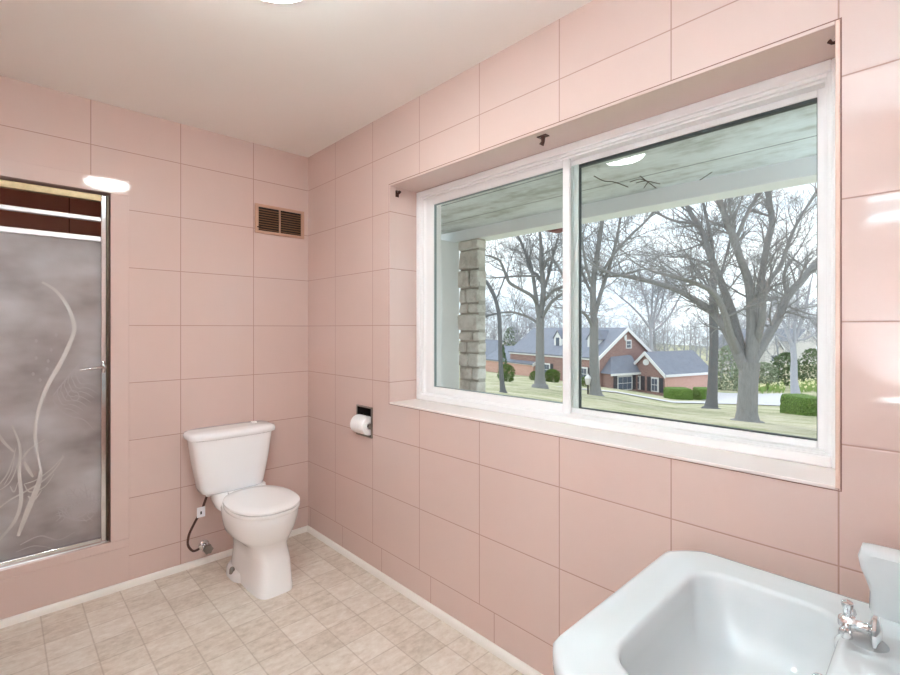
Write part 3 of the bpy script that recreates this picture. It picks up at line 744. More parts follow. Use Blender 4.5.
def gp_(px, z):
    r = (px - 450) / F * z; x = CX + r * CT + z * ST; y = CY - r * ST + z * CT; return Vector((x, y, ground(x, y)))
strip('driveway', [gp_(560, 33), gp_(610, 34), gp_(660, 35), gp_(720, 37), gp_(770, 40), gp_(830, 44)], 2.6, 6, 'drive', 'pale driveway crossing below the brick house')
strip('street', [gp_(728, 60), gp_(750, 48), gp_(785, 39), gp_(830, 34), gp_(900, 32)], 12, 9, 'drive', 'pale drive curving behind the big tree')

# ------------------------------------------------------------------ porch
BX = CX + 3.2
struct(MB().box((WT, -9, 2.29), (BX, .55, 2.36)).build('porch_ceiling', 'soffit'), 'weathered grey porch ceiling')
struct(MB().box((BX - .02, -9, 2.185), (BX + .16, .60, 2.40)).build('porch_beam', 'porch_white', bevel=.006), 'white porch beam')
struct(MB().box((WT, -9, -.2), (BX + .25, .9, -.05)).build('porch_floor', 'concrete'), 'concrete porch slab')
struct(MB().box((BX - .02, -9, 2.40), (BX + .6, 1.2, 2.46)).box((WT, -9, 2.46), (BX + .6, 1.2, 2.5)).build('porch_roof', 'roof'))
struct(MB().box((WT, .30, -.05), (BX - .2, .42, 2.29)).build('wall_porch', 'porch_white'), 'white porch end wall left of the stone pillar')
struct(MB().box((BX - .26, .285, -.05), (BX + .03, .44, 2.185)).build('trim_3', 'porch_white', bevel=.006), 'white corner board behind the stone pillar')
# stone pillar
py_a, py_b = CY + 2.947, CY + 3.208
t = thing('stone_pillar', 'rough pale stone pillar under the porch beam', 'pillar', (BX + .02, (py_a + py_b) / 2, -.05))
MB().box((BX - .02, py_a + .012, -.05), (BX + .07, py_b - .012, 2.185)).build('mortar_core', 'mortar', t)
rng = random.Random(11); z = -.05; st_n = 0
while z < 2.17:
    h = rng.uniform(.09, .19)
    if z + h > 2.12: h = 2.183 - z
    cuts = [py_a, py_b] if rng.random() < .3 else [py_a, py_a + (py_b - py_a) * rng.uniform(.3, .7), py_b]
    for ya, yb in zip(cuts, cuts[1:]):
        g = .009; j = lambda s=.012: rng.uniform(-s, s)
        xo = BX - .045 + j(.012); xi = BX + .08 + j(.006)
        P = [(xo, ya + g + j(.006), z + g), (xi, ya + g, z + g), (xi, yb - g, z + g + j(.004)), (xo, yb - g + j(.006), z + g + j(.006)), (xo + j(.012), ya + g + j(.008), z + h - g + j(.006)), (xi, ya + g, z + h - g), (xi, yb - g, z + h - g), (xo + j(.012), yb - g + j(.008), z + h - g + j(.006))]
        MB().hexa(P).build('stone', 'stone', t, bevel=.014, seg=2)
    z += h
# hanging maroon ornament
hp_ = on_x(548, 232, BX + .2)
t = MB(); q0 = on_x(536, 229, BX + .22); q1 = on_x(561, 224.5, BX + .22); q2 = on_x(553, 232, BX + .22)
t.prism([(BX + .18, q0.y, q0.z), (BX + .18, q1.y, q1.z + .02), (BX + .18, q1.y, q2.z), (BX + .18, q2.y, q2.z - .005)], (.10, 0, .0))
o = t.build('roof_flashing', 'maroon', origin=(BX + .2, q1.y, q1.z), bevel=.004); tag(o, 'maroon metal corner piece under the porch beam', 'flashing')
# cracked dry vine stuck to porch ceiling
zc_ = 2.2885
def cz_(px, py): q = on_z(px, py, zc_); return q
m = MB()
for s in ([(594, 176), (604, 181), (614, 182), (628, 187)], [(640, 176), (648, 182), (656, 188)], [(648, 182), (644, 188)], [(636, 183), (646, 181), (660, 184)], [(700, 180), (706, 176), (712, 172)], [(630, 182), (640, 179), (648, 182)]):
    m.tube(bez([cz_(*p) for p in s], 4), .003, 5)
o = m.build('dry_vine', 'vine', origin=tuple(cz_(640, 180))); tag(o, 'dry brown vine tendrils clinging to the porch ceiling', 'vine')

# ------------------------------------------------------------------ trees
class Rec:
    pass
def twig(mb, rng, p, d, L, r, depth, nseg=3, sides=4, droop=0.0, rmin=.003):
    pts = [p]; rad = [r]; q = p.copy(); dd = d.normalized()
    for k in range(nseg):
        dd = (dd + Vector((rng.gauss(0, .16), rng.gauss(0, .16), rng.gauss(0, .12) + .05 - droop))).normalized()
        q = q + dd * L / nseg; pts.append(q.copy()); rad.append(max(rmin, r * (1 - .62 * (k + 1) / nseg)))
    mb.tube(pts, rad, sides, False)
    if depth > 0:
        for k in range(1, nseg + 1):
            for _ in range(2 if depth > 1 else 2):
                ax = Vector((rng.gauss(0, 1), rng.gauss(0, 1), rng.gauss(0, 1))).normalized()
                nd = ((pts[k] - pts[k - 1]).normalized() + ax * .85).normalized()
                twig(mb, rng, pts[k] if k < nseg else pts[k], nd, L * rng.uniform(.45, .7), rad[k] * .62, depth - 1, nseg, 3, droop, rmin)
def along(P, f):
    i = min(len(P) - 2, int(f * (len(P) - 1))); return P[i].lerp(P[i + 1], f * (len(P) - 1) - i), (P[i + 1] - P[i]).normalized()
def traced_tree(name, label, cat, z, trunk, limbs, seed, bk='bark', tdepth=2, density=1.0, tl=1.0, limb_name='limb', group=None):
    """trunk / limbs: lists of (px, py, width_px[, dz]) at depth z"""
    base = W(trunk[0][0], trunk[0][1], z)
    gz = ground(base.x, base.y)
    t = thing(name, label, cat, (base.x, base.y, min(gz, base.z)), group)
    rng = random.Random(seed)
    def poly(L):
        P = [W(q[0], q[1], z + (q[3] if len(q) > 3 else 0)) for q in L]; Rr = [q[2] * (z) / F / 2 for q in L]
        n = 5; PP = bez(P, n); RR = []
        for i in range(len(Rr) - 1): RR += [Rr[i] + (Rr[i + 1] - Rr[i]) * k / n for k in range(n)]
        return PP, RR + [Rr[-1]]
    P, R = poly(trunk)
    P = [Vector((P[0].x, P[0].y, min(gz, P[0].z) - .25))] + P; R = [R[0] * 1.5] + R
    R[1] *= 1.25
    MB().tube(P, R, 14).build('trunk', bk, t, smooth=70)
    tw = MB()
    for L in limbs:
        P, R = poly(L); MB().tube(P, R, 9).build(limb_name, bk, t, smooth=70)
        ln = sum((P[i + 1] - P[i]).length for i in range(len(P) - 1))
        nt = max(2, int(ln * 2.6 * density))
        for k in range(nt):
            f = rng.uniform(.22, 1); p, d = along(P, f); r = R[min(len(R) - 1, int(f * (len(R) - 1)))]
            ax = Vector((rng.gauss(0, 1), rng.gauss(0, 1), rng.gauss(.35, .8))).normalized()
            twig(tw, rng, p, (d * .8 + ax).normalized(), rng.uniform(.5, 1.3) * tl, max(.006, min(r * .45, .03)), tdepth, 3, 4, 0, .0035 * z / 12)
        p, d = along(P, .999); twig(tw, rng, p, d, 1.1 * tl, R[-1] * .8, tdepth, 3, 4, 0, .0035 * z / 12)
    o = tw.build('twigs', bk, t); o['kind'] = 'stuff'
    return t
# the big tree by the right-hand pane
traced_tree('oak_tree', 'big forked bare tree with a thick trunk in front of the driveway', 'tree', 12.5,
    [(747, 421, 24), (747, 412, 19), (748, 390, 17.5), (749, 372, 18), (750, 362, 19)],
    [[(747, 372, 13), (737, 352, 10, .1), (725, 328, 9, .2), (712, 312, 7.5, .4), (695, 300, 6.5, .6), (672, 288, 5.5, .8), (640, 279, 4.5, 1.0), (608, 272, 3.2, 1.2), (590, 262, 2, 1.3)],
     [(737, 352, 6), (729, 330, 6.5, -.3), (724, 312, 5.5, -.5), (714, 293, 5, -.7), (697, 284, 4, -.9), (675, 277, 3.2, -1.1), (655, 272, 2, -1.2)],
     [(748, 370, 12), (739, 340, 9, .3), (731, 310, 8.5, .6), (722, 285, 7.5, .8), (710, 255, 7, 1.0), (702, 232, 6, 1.2), (690, 212, 5, 1.4), (680, 190, 3, 1.5)],
     [(702, 226, 4, 1.1), (690, 223, 3, 1.2), (672, 220, 2.6, 1.4), (645, 207, 2, 1.6)],
     [(750, 366, 12), (752, 335, 11), (752, 305, 10.5), (748, 280, 8), (740, 258, 7, -.2), (733, 236, 7, -.3), (724, 213, 6, -.4), (718, 196, 6, -.5), (708, 165, 4, -.6)],
     [(736, 240, 4, -.3), (745, 218, 3.5, -.5), (755, 200, 3, -.6), (766, 186, 2.6, -.7)],
     [(754, 350, 10), (757, 312, 8), (760, 288, 7.5, .3), (764, 262, 6, .4), (768, 240, 6.5, .5), (772, 222, 6, .6), (769, 200, 5.5, .7), (767, 186, 6, .7), (764, 165, 4, .8)],
     [(768, 190, 3, .7), (785, 186, 2.6, .8), (800, 183, 2.2, .9), (820, 181, 2, 1)],
     [(752, 362, 10), (765, 340, 9, .3), (777, 320, 8.5, .5), (787, 297, 8, .7), (800, 282, 7.5, .9), (817, 262, 7, 1.1), (840, 235, 5, 1.3)],
     [(786, 292, 4, .7), (784, 276, 3.5, .7), (788, 264, 3.2, .8), (793, 258, 2, .8)],
     [(756, 345, 7), (762, 320, 6.5, -.3), (764, 298, 5, -.4), (770, 280, 4.5, -.5), (781, 265, 4, -.6), (788, 245, 3.2, -.7), (796, 225, 2.6, -.8), (808, 205, 2.2, -.9), (816, 192, 2, -1)],
     [(731, 312, 3, .6), (722, 290, 2.6, .7), (712, 268, 2.2, .8), (690, 258, 2, .9), (672, 257, 1.6, 1)],
     ], 3, 'bark', 2, 1.7, .9)
traced_tree('oak_tree', 'straight slender bare tree between the brick house and the big tree', 'tree', 22,
    [(711, 408, 14), (712, 398, 10), (713, 370, 8.5), (714, 340, 8), (713, 312, 7.5), (713, 290, 6.5), (713, 262, 5)],
    [[(713, 270, 4.5), (712, 245, 3.5), (706, 215, 3), (700, 190, 2)], [(713, 290, 3), (722, 270, 2.6, .3), (730, 240, 2, .5)], [(713, 300, 2.6), (704, 280, 2.2, .4), (692, 262, 1.6, .8)]], 5, 'bark_dark', 2, .8, 1.2)
traced_tree('oak_tree', 'bare tree with upswept limbs beside the meeting stile of the window', 'tree', 24,
    [(596, 396, 14), (595, 385, 10), (594, 360, 9), (594, 335, 8.5), (594, 318, 8)],
    [[(594, 322, 7), (593, 296, 6), (594, 276, 5.5), (597, 256, 5), (600, 235, 4.5), (603, 214, 3.5), (605, 190, 2.5)],
     [(594, 318, 5), (600, 296, 4), (605, 280, 3.6), (612, 258, 3), (618, 232, 2.6), (622, 205, 2)],
     [(595, 300, 3.5), (587, 284, 3, .5), (580, 268, 2.6, .8), (570, 250, 2, 1)],
     [(600, 276, 3), (614, 254, 2.8, -.5), (630, 236, 2.4, -.8), (645, 222, 2, -1), (660, 205, 1.5, -1.2)],
     [(603, 276, 2.5), (618, 276, 2.2, .4), (640, 270, 2, .6)],
     [(594, 330, 3.5), (588, 318, 3, -.3), (582, 312, 2.4, -.5), (574, 310, 2, -.6)],
     [(594, 290, 3), (586, 266, 2.6, -.4), (582, 240, 2, -.6), (578, 220, 1.6, -.7)]], 7, 'bark', 2, 1.1, 1.4)
traced_tree('oak_tree', 'broad bare tree at the middle of the left window pane', 'tree', 26,
    [(540, 385, 13), (540, 375, 9.5), (540, 350, 8.5), (540, 330, 8), (540, 318, 8)],
    [[(540, 322, 5), (537, 305, 4.5), (535, 290, 4, .3), (533, 276, 3.6, .5), (530, 262, 3, .7), (524, 250, 2.4, .9), (519, 238, 2, 1)],
     [(537, 305, 3.6), (532, 296, 3.4, -.4), (520, 289, 3, -.6), (509, 282, 3, -.8), (504, 270, 2.6, -1), (499, 260, 2.2, -1.2), (489, 256, 1.8, -1.4)],
     [(540, 316, 6), (543, 298, 5.5), (543, 280, 5), (541, 262, 4), (541, 245, 3.4), (539, 225, 2.6)],
     [(543, 285, 4), (537, 275, 3.4, .4), (530, 270, 3, .6), (526, 255, 2.6, .8), (520, 240, 2.2, 1)],
     [(544, 290, 3.4), (550, 270, 3, .3), (553, 255, 2.6, .5), (558, 238, 2, .7)],
     [(542, 318, 4), (550, 304, 3.4, -.4), (558, 297, 3, -.6), (568, 290, 2.4, -.8)],
     [(545, 300, 3.4), (553, 291, 3, -.7), (562, 287, 2.6, -.9), (572, 280, 2, -1)],
     [(540, 325, 3), (530, 318, 2.6, .3), (520, 314, 2.4, .5), (508, 312, 2, .7), (488, 315, 1.6, .9)],
     [(536, 276, 2.4), (522, 276, 2, .3), (506, 277, 1.8, .5), (490, 278, 1.4, .7)],
     [(543, 270, 3), (549, 258, 2.6, -.4), (556, 263, 2.4, -.6), (563, 276, 2, -.8)]], 9, 'bark', 2, 1.1, 1.3)
traced_tree('young_tree', 'thin dark leaning tree just right of the stone pillar', 'tree', 14,
    [(503, 392, 7), (502, 382, 4.8), (500.5, 360, 4.4), (500, 335, 4.2), (499, 315, 4), (495, 298, 3.8), (489, 286, 3.4), (482, 276, 2.5)],
    [[(499, 314, 2), (495, 314, 1.8), (488, 316, 1.4)], [(496, 300, 1.5), (502, 285, 1.2), (508, 270, 1)]], 12, 'bark_dark', 1, .5, .7)
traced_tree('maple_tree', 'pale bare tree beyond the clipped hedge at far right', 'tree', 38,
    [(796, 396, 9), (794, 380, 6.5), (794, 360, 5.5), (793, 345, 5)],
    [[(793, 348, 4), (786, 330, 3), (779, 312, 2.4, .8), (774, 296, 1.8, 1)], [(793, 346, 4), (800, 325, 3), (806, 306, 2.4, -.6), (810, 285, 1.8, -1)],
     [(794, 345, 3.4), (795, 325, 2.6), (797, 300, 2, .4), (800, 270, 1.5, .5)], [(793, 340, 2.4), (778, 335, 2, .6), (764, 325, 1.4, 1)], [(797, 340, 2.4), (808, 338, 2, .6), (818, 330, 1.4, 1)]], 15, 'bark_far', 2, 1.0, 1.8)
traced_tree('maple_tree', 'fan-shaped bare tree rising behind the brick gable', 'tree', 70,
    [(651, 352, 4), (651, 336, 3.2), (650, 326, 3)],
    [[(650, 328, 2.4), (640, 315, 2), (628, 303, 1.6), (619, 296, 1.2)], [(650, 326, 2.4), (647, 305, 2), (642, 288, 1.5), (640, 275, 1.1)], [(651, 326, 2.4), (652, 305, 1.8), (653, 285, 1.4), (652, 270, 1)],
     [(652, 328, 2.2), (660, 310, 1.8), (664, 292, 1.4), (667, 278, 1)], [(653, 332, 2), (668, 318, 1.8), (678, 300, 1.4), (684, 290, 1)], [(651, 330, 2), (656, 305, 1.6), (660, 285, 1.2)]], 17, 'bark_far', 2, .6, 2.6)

# distant woods: a few kinds, copied one by one
def wood_mesh(seed):
    rng = random.Random(seed); m = MB(); H = 13
    P = [Vector((0, 0, -1)), Vector((rng.uniform(-.1, .1), 0, 2)), Vector((rng.uniform(-.3, .3), rng.uniform(-.3, .3), 5)), Vector((rng.uniform(-.5, .5), rng.uniform(-.5, .5), 9)), Vector((rng.uniform(-.7, .7), 0, H))]
    P = bez(P, 3); m.tube(P, [.30 - .25 * i / (len(P) - 1) for i in range(len(P))], 6, False)
    for k in range(15):
        f = rng.uniform(.28, .98); p, d = along(P, f); a = rng.uniform(0, 2 * PI)
        twig(m, rng, p, Vector((math.cos(a) * .75, math.sin(a) * .75, .85)), (1.15 - f * .6) * rng.uniform(3, 5), .11 * (1.15 - f), 2, 3, 3, 0, .018)
    return m
wm = []
rng = random.Random(77)
spots = []
for k in range(64):
    px = 470 + 380 * (k + rng.uniform(-.4, .4)) / 63; z = rng.choice([80, 95, 110, 125]) + rng.uniform(-6, 6)
    spots.append((px, z, rng.uniform(.62, 1.0)))
for i, (px, z, s) in enumerate(spots):
    g = gp_(px, z)
    if i < 6:
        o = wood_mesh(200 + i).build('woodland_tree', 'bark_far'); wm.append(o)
    else:
        o = wm[i % 6].copy(); C.objects.link(o)
    o.location = g; o.rotation_euler = (0, 0, rng.uniform(0, 6.28)); o.scale = (s, s, s * (.95 if px < 730 else 1.05))
    tag(o, 'bare pale tree in the hazy woods behind the houses', 'tree', 'bare trees in the far woods')

# ------------------------------------------------------------------ shrubs
def clump(name, px, ytop, ybase, z, wpx, mat, label, cat, seed, shape='round', group=None):
    rng = random.Random(seed); c = gp_(px, z); base = W(px, ybase, z); c.z = min(c.z, base.z)
    top = W(px, ytop, z).z; H = top - c.z; R = wpx * z / F / 2
    m = MB()
    for k in range(1500):
        a = rng.uniform(0, 2 * PI); f = rng.random()
        if shape == 'cone': rr = R * (1.02 - f) ** .8 * .95; h = H * (.03 + .95 * f); rr *= .55 + .45 * rng.random()
        else:
            rr = R * math.sqrt(max(0, 1 - (abs(f * 1.7 - .7)) ** 2.4)) * (1 + .14 * math.sin(a * 3 + f * 5)); h = H * (.02 + .96 * f); rr *= math.sqrt(.25 + .75 * rng.random())
        p = c + Vector((rr * math.cos(a), rr * math.sin(a), h)); e = R * rng.uniform(.06, .13)
        u = Vector((rng.gauss(0, 1), rng.gauss(0, 1), rng.gauss(0, 1))).normalized(); v = u.cross(Vector((rng.gauss(0, 1), rng.gauss(0, 1), rng.gauss(0, 1)))).normalized()
        m.add([p - u * e, p + v * e * .6, p + u * e, p - v * e * .6], [(0, 1, 2, 3)])
    o = m.build(name, mat, origin=tuple(c), smooth=0); return tag(o, label, cat, group)
def hedge(px, ytop, ybase, z, wpx, dep, label, seed, ang=0):
    rng = random.Random(seed); c = gp_(px, z); base = W(px, ybase, z); c.z = min(c.z, base.z) - .05; H = W(px, ytop, z).z - c.z; w = wpx * z / F
    rv = Vector((CT, -ST, 0)); fv = Vector((ST, CT, 0)); nu, nv, nh = 22, 10, 8; m = MB(); R_ = min(w, H) * .12
    loops = []
    for j in range(nh + 1):
        f = j / nh; k = 1 - .12 * max(0, (f - .75) / .25) ** 2; L = []
        for i in range(48):
            a = 2 * PI * i / 48; cu, su = math.cos(a), math.sin(a); e_ = 5
            u = math.copysign(abs(cu) ** (2 / e_), cu) * w / 2 * k; v = math.copysign(abs(su) ** (2 / e_), su) * dep / 2 * k
            L.append(c + rv * (u * (1 + rng.uniform(-.03, .03))) + fv * v * (1 + rng.uniform(-.04, .04)) + Vector((0, 0, H * f * (1 + rng.uniform(-.015, .015)))))
        loops.append(L)
    m.loft(loops)
    o = m.build('hedge', 'hedge', origin=tuple(c)); return tag(o, label, 'hedge')
hedge(804, 396, 415, 19, 27, 1.6, 'clipped boxwood hedge at the right edge of the window', 1)
hedge(678, 388, 399, 45, 23, 2, 'clipped green shrub in front of the salmon brick wall', 2)
hedge(704, 388, 399, 45, 16, 2, 'small clipped shrub beside the slender tree trunk', 3)
clump('shrub', 507, 364, 378, 40, 16, 'hedge', 'dark green shrub behind the thin leaning tree', 'shrub', 4)
clump('shrub', 534, 371, 378, 50, 9, 'hedge', 'small dark shrub left of the broad bare tree', 'shrub', 5)
clump('shrub', 552, 369, 380, 50, 17, 'hedge', 'dark shrub row under the brick house windows', 'shrub', 6)
clump('shrub', 585, 376, 388, 46, 9, 'hedge', 'dark low shrub at the foot of the lamp post', 'shrub', 7)
clump('cedar_tree', 503, 344, 378, 52, 14, 'evergreen', 'pointed evergreen by the pale house at left', 'evergreen tree', 8, 'cone')
clump('cedar_tree', 512, 326, 362, 80, 22, 'evergreen', 'rounded evergreen behind the pale house at left', 'evergreen tree', 9)
for i, (px, yt, yb, z, w, mt, lb) in enumerate((
        (728, 345, 394, 66, 28, 'haze_green', 'haze-paled green brushy shrub beside the salmon brick wing'),
        (764, 362, 390, 66, 26, 'haze_green', 'haze-paled brushy shrub right of the big trunk'),
        (786, 352, 388, 72, 26, 'evergreen', 'grey green cedar by the pale bare tree'),
        (812, 348, 388, 72, 24, 'evergreen', 'grey green bush at the right window edge'),
        (745, 352, 389, 72, 22, 'haze_green', 'haze-paled brush behind the big trunk'))):
    clump('bush', px, yt, yb, z, w, mt, lb, 'bush', 20 + i)
# daffodil beds: nobody could count the blooms
m = MB(); rng = random.Random(31); m2 = MB()
for k in range(260):
    px = rng.choice([rng.uniform(754, 784), rng.uniform(790, 820)]); z = rng.uniform(58, 70); c = gp_(px, z); h = rng.uniform(.5, 1.1)
    for q in range(4):
        a = rng.uniform(0, 6.28); d = Vector((math.cos(a), math.sin(a), 0)) * .22
        m.add([c, c + Vector((.06, .06, 0)), c + d + Vector((0, 0, h)), c + d * .8 + Vector((.03, -.03, h * .8))], [(0, 1, 2, 3)])
    if rng.random() < .8: m2.ball(c + Vector((rng.uniform(-.2, .2), rng.uniform(-.2, .2), h + .05)), .09, 6, 4)
o = m.build('daffodil_bed', 'daffodil', origin=tuple(gp_(785, 64))); tag(o, 'bed of daffodils beyond the driveway at right', 'flower bed', kind='stuff')
o2 = m2.build('blooms', 'daffodil_petal', o); o2['kind'] = 'stuff'

# ------------------------------------------------------------------ houses
UL = Vector((-.4515 * CT + .8923 * ST, .4515 * ST + .8923 * CT, 0)).normalized()
UR = Vector((.8923 * CT + .4515 * ST, -.8923 * ST + .4515 * CT, 0)).normalized()
FW = -UL
class House:
    def __init__(s, name, label, org): s.o = Vector(org); s.t = thing(name, label, 'house', org)
    def P(s, a, q, h): return s.o + UR * a + FW * q + Vector((0, 0, h))
    def block(s, a0, a1, q0, q1, h0, h1, name, mat, par=None, **k):
        return MB().hexa([s.P(a0, q0, h0), s.P(a1, q0, h0), s.P(a1, q1, h0), s.P(a0, q1, h0), s.P(a0, q0, h1), s.P(a1, q0, h1), s.P(a1, q1, h1), s.P(a0, q1, h1)]).build(name, mat, par or s.t, **k)
    def gable_along_q(s, a0, a1, q0, q1, h0, h1, hp, wall, roof, ov=.25):      # ridge along q
        am = (a0 + a1) / 2
        w = MB().loft([[s.P(a0, q, h0), s.P(a1, q, h0), s.P(a1, q, h1), s.P(am, q, hp), s.P(a0, q, h1)] for q in (q0, q1)]).build('brick_walls', wall, s.t)
        for sa, sgn in ((a0, -1), (a1, 1)):
            k = ov / abs(am - sa); ea = sa + (sa - am) * k; eh = h1 - (hp - h1) * k
            MB().hexa([s.P(ea, q0 - ov, eh), s.P(am, q0 - ov, hp), s.P(am, q1 + ov, hp), s.P(ea, q1 + ov, eh), s.P(ea, q0 - ov, eh + .16), s.P(am, q0 - ov, hp + .16), s.P(am, q1 + ov, hp + .16), s.P(ea, q1 + ov, eh + .16)]).build('roof_slope', roof, s.t)
            for q in (q1 + ov,):
                MB().hexa([s.P(ea, q, eh - .22), s.P(am, q, hp - .22), s.P(am, q + .08, hp - .22), s.P(ea, q + .08, eh - .22), s.P(ea, q, eh + .2), s.P(am, q, hp + .2), s.P(am, q + .08, hp + .2), s.P(ea, q + .08, eh + .2)]).build('rake_board', 'white_trim', s.t)
        return w
    def gable_along_a(s, a0, a1, q0, q1, h0, h1, hp, wall, roof, ov=.25):      # ridge along a, gable at a0
        qm = (q0 + q1) / 2
        w = MB().loft([[s.P(a, q0, h0), s.P(a, q1, h0), s.P(a, q1, h1), s.P(a, qm, hp), s.P(a, q0, h1)] for a in (a0, a1)]).build('brick_walls', wall, s.t)
        for sq in (q0, q1):
            k = ov / abs(qm - sq); eq = sq + (sq - qm) * k; eh = h1 - (hp - h1) * k
            MB().hexa([s.P(a0 - ov, eq, eh), s.P(a0 - ov, qm, hp), s.P(a1 + ov, qm, hp), s.P(a1 + ov, eq, eh), s.P(a0 - ov, eq, eh + .16), s.P(a0 - ov, qm, hp + .16), s.P(a1 + ov, qm, hp + .16), s.P(a1 + ov, eq, eh + .16)]).build('roof_slope', roof, s.t)
            MB().hexa([s.P(a0 - ov - .08, eq, eh - .22), s.P(a0 - ov - .08, qm, hp - .22), s.P(a0 - ov, qm, hp - .22), s.P(a0 - ov, eq, eh - .22), s.P(a0 - ov - .08, eq, eh + .2), s.P(a0 - ov - .08, qm, hp + .2), s.P(a0 - ov, qm, hp + .2), s.P(a0 - ov, eq, eh + .2)]).build('rake_board', 'white_trim', s.t)
        return w
    def win_q(s, a, q, h, w, hh, shutters=True):       # window on a wall facing -UR (a const), centred at q
        f = s.block(a - .10, a, q - w / 2, q + w / 2, h, h + hh, 'window', 'white_trim')
        n = 2 if w < 1.3 else 3
        for k in range(n):
            for r_ in range(2):
                qa = q - w / 2 + .1 + (w - .2) * k / n; qb = q - w / 2 + .1 + (w - .2) * (k + 1) / n - .06
                ha = h + .1 + (hh - .2) * r_ / 2; s.block(a - .13, a - .095, qa, qb, ha, ha + (hh - .2) / 2 - .06, 'pane', 'pane_dark', f)
        if shutters:
            for sg in (-1, 1): s.block(a - .08, a, q + sg * (w / 2 + .3) - .24, q + sg * (w / 2 + .3) + .24, h, h + hh, 'shutter', 'shutter')
    def win_a(s, a, q, h, w, hh, shutters=True):       # window on a wall facing FW
        f = s.block(a - w / 2, a + w / 2, q, q + .10, h, h + hh, 'window', 'white_trim'); n = 3 if w > 1.3 else 2
        for k in range(n):
            for r_ in range(2):
                aa = a - w / 2 + .1 + (w - .2) * k / n; ab = a - w / 2 + .1 + (w - .2) * (k + 1) / n - .06
                ha = h + .1 + (hh - .2) * r_ / 2; s.block(aa, ab, q + .095, q + .13, ha, ha + (hh - .2) / 2 - .06, 'pane', 'pane_dark', f)
        if shutters:
            for sg in (-1, 1): s.block(a + sg * (w / 2 + .3) - .24, a + sg * (w / 2 + .3) + .24, q, q + .08, h, h + hh, 'shutter', 'shutter')
zM = 52
Mo = W(598, 389, zM); hb = -1.2                         # heights relative to the corner base
hs = House('brick_house', 'red brick house with white trimmed gables and dormers across the lawn', Mo)
he = (389 - 357.5) * zM / F                             # eave height
hr = W(626, 329, 53.9).z - Mo.z                         # ridge height
# main block: ridge runs along q away (negative q), gable end at q = 0
hs.gable_along_q(0, 8.5, -17, 0, hb, he, hr, 'brick', 'roof')
hs.block(-.18, -.02, -17, .05, he - .35, he - .02, 'cornice', 'white_trim')
hs.block(-.06, .14, -.0, .08, hb, he, 'corner_board', 'white_trim')
for q, dq in ((-2.2, 0), (-8.2, 0)):                    # dormers on the front slope
    a0 = 1.2; h0 = he + (hr - he) * a0 / 4.25
    d = MB().loft([[hs.P(a, q - .7, h0 - .2), hs.P(a, q + .7, h0 - .2), hs.P(a, q + .7, h0 + 1.15), hs.P(a, q, h0 + 2.0), hs.P(a, q - .7, h0 + 1.15)] for a in (a0, a0 + 2.4)]).build('dormer', 'white_trim', hs.t)
    f = hs.block(a0 - .05, a0, q - .3, q + .3, h0 + .1, h0 + 1.15, 'dormer_window', 'pane_dark', d)
    for sg in (-1, 1):
        MB().hexa([hs.P(a0 - .12, q + sg * .85, h0 + 1.0), hs.P(a0 + 2.5, q + sg * .85, h0 + 1.0), hs.P(a0 + 2.5, q, h0 + 2.02), hs.P(a0 - .12, q, h0 + 2.02),
                   hs.P(a0 - .12, q + sg * .85, h0 + 1.1), hs.P(a0 + 2.5, q + sg * .85, h0 + 1.1), hs.P(a0 + 2.5, q, h0 + 2.14), hs.P(a0 - .12, q, h0 + 2.14)]).build('dormer_roof', 'roof', d)
for q in (-2.4, -9.0): hs.win_q(0, q, .75, 1.7, 1.5)
hs.win_a(4.6, 0, he + .9, .8, 1.0, False)
MB().lathe(hs.P(4.25, .0, hr - 1.0), [(.36, -.03), (.36, .08), (.3, .1), (.001, .1)], 18, 'y').build('gable_vent', 'white_trim', hs.t)
# projecting wing, ridge along a, gable facing left
qC = 4.75; aC = 4.75
C0 = hs.P(aC, qC, 0)
we = W(664.5, 374, 50).z - Mo.z; wr = W(645, 353, 52.3).z - Mo.z
hs.gable_along_a(aC, aC + 7.5, 0, qC, hb - .8, we, wr, 'brick', 'roof')
hs.block(aC, aC + 7.5, qC, qC + .06, hb - .8, we - .05, 'side_wall', 'brick_pink')
hs.block(aC - .2, aC + 7.7, qC + .22, qC + .32, we - .32, we - .06, 'gutter', 'white_trim')
for q in (1.15, 3.55): hs.win_q(aC, q, we - 2.0, .95, 1.55)
MB().lathe(hs.P(aC - .02, qC / 2, wr - 1.0), [(.001, -.12), (.3, -.12), (.34, -.1), (.34, .02)], 18, 'x').build('gable_vent', 'white_trim', hs.t)
# bay with hipped roof on the gable wall
hs.block(.6, aC - .02, 0, 1.3, hb, we - .1, 'bay_walls', 'brick')
bz = we - .1
MB().add([hs.P(.3, 1.6, bz), hs.P(aC, 1.6, bz), hs.P(aC, 0, bz), hs.P(.3, 0, bz), hs.P(1.9, .02, bz + 1.75), hs.P(aC, .02, bz + 1.9), hs.P(aC, .4, bz + 1.75)],
         [(0, 1, 6, 4), (0, 4, 3), (3, 4, 5, 2), (1, 2, 5, 6), (4, 6, 5), (0, 3, 2, 1)]).build('bay_roof', 'roof', hs.t)
hs.block(.28, aC, 1.58, 1.68, bz - .2, bz + .03, 'bay_fascia', 'white_trim')
hs.win_a(2.6, 1.3, bz - 1.85, 2.2, 1.6)
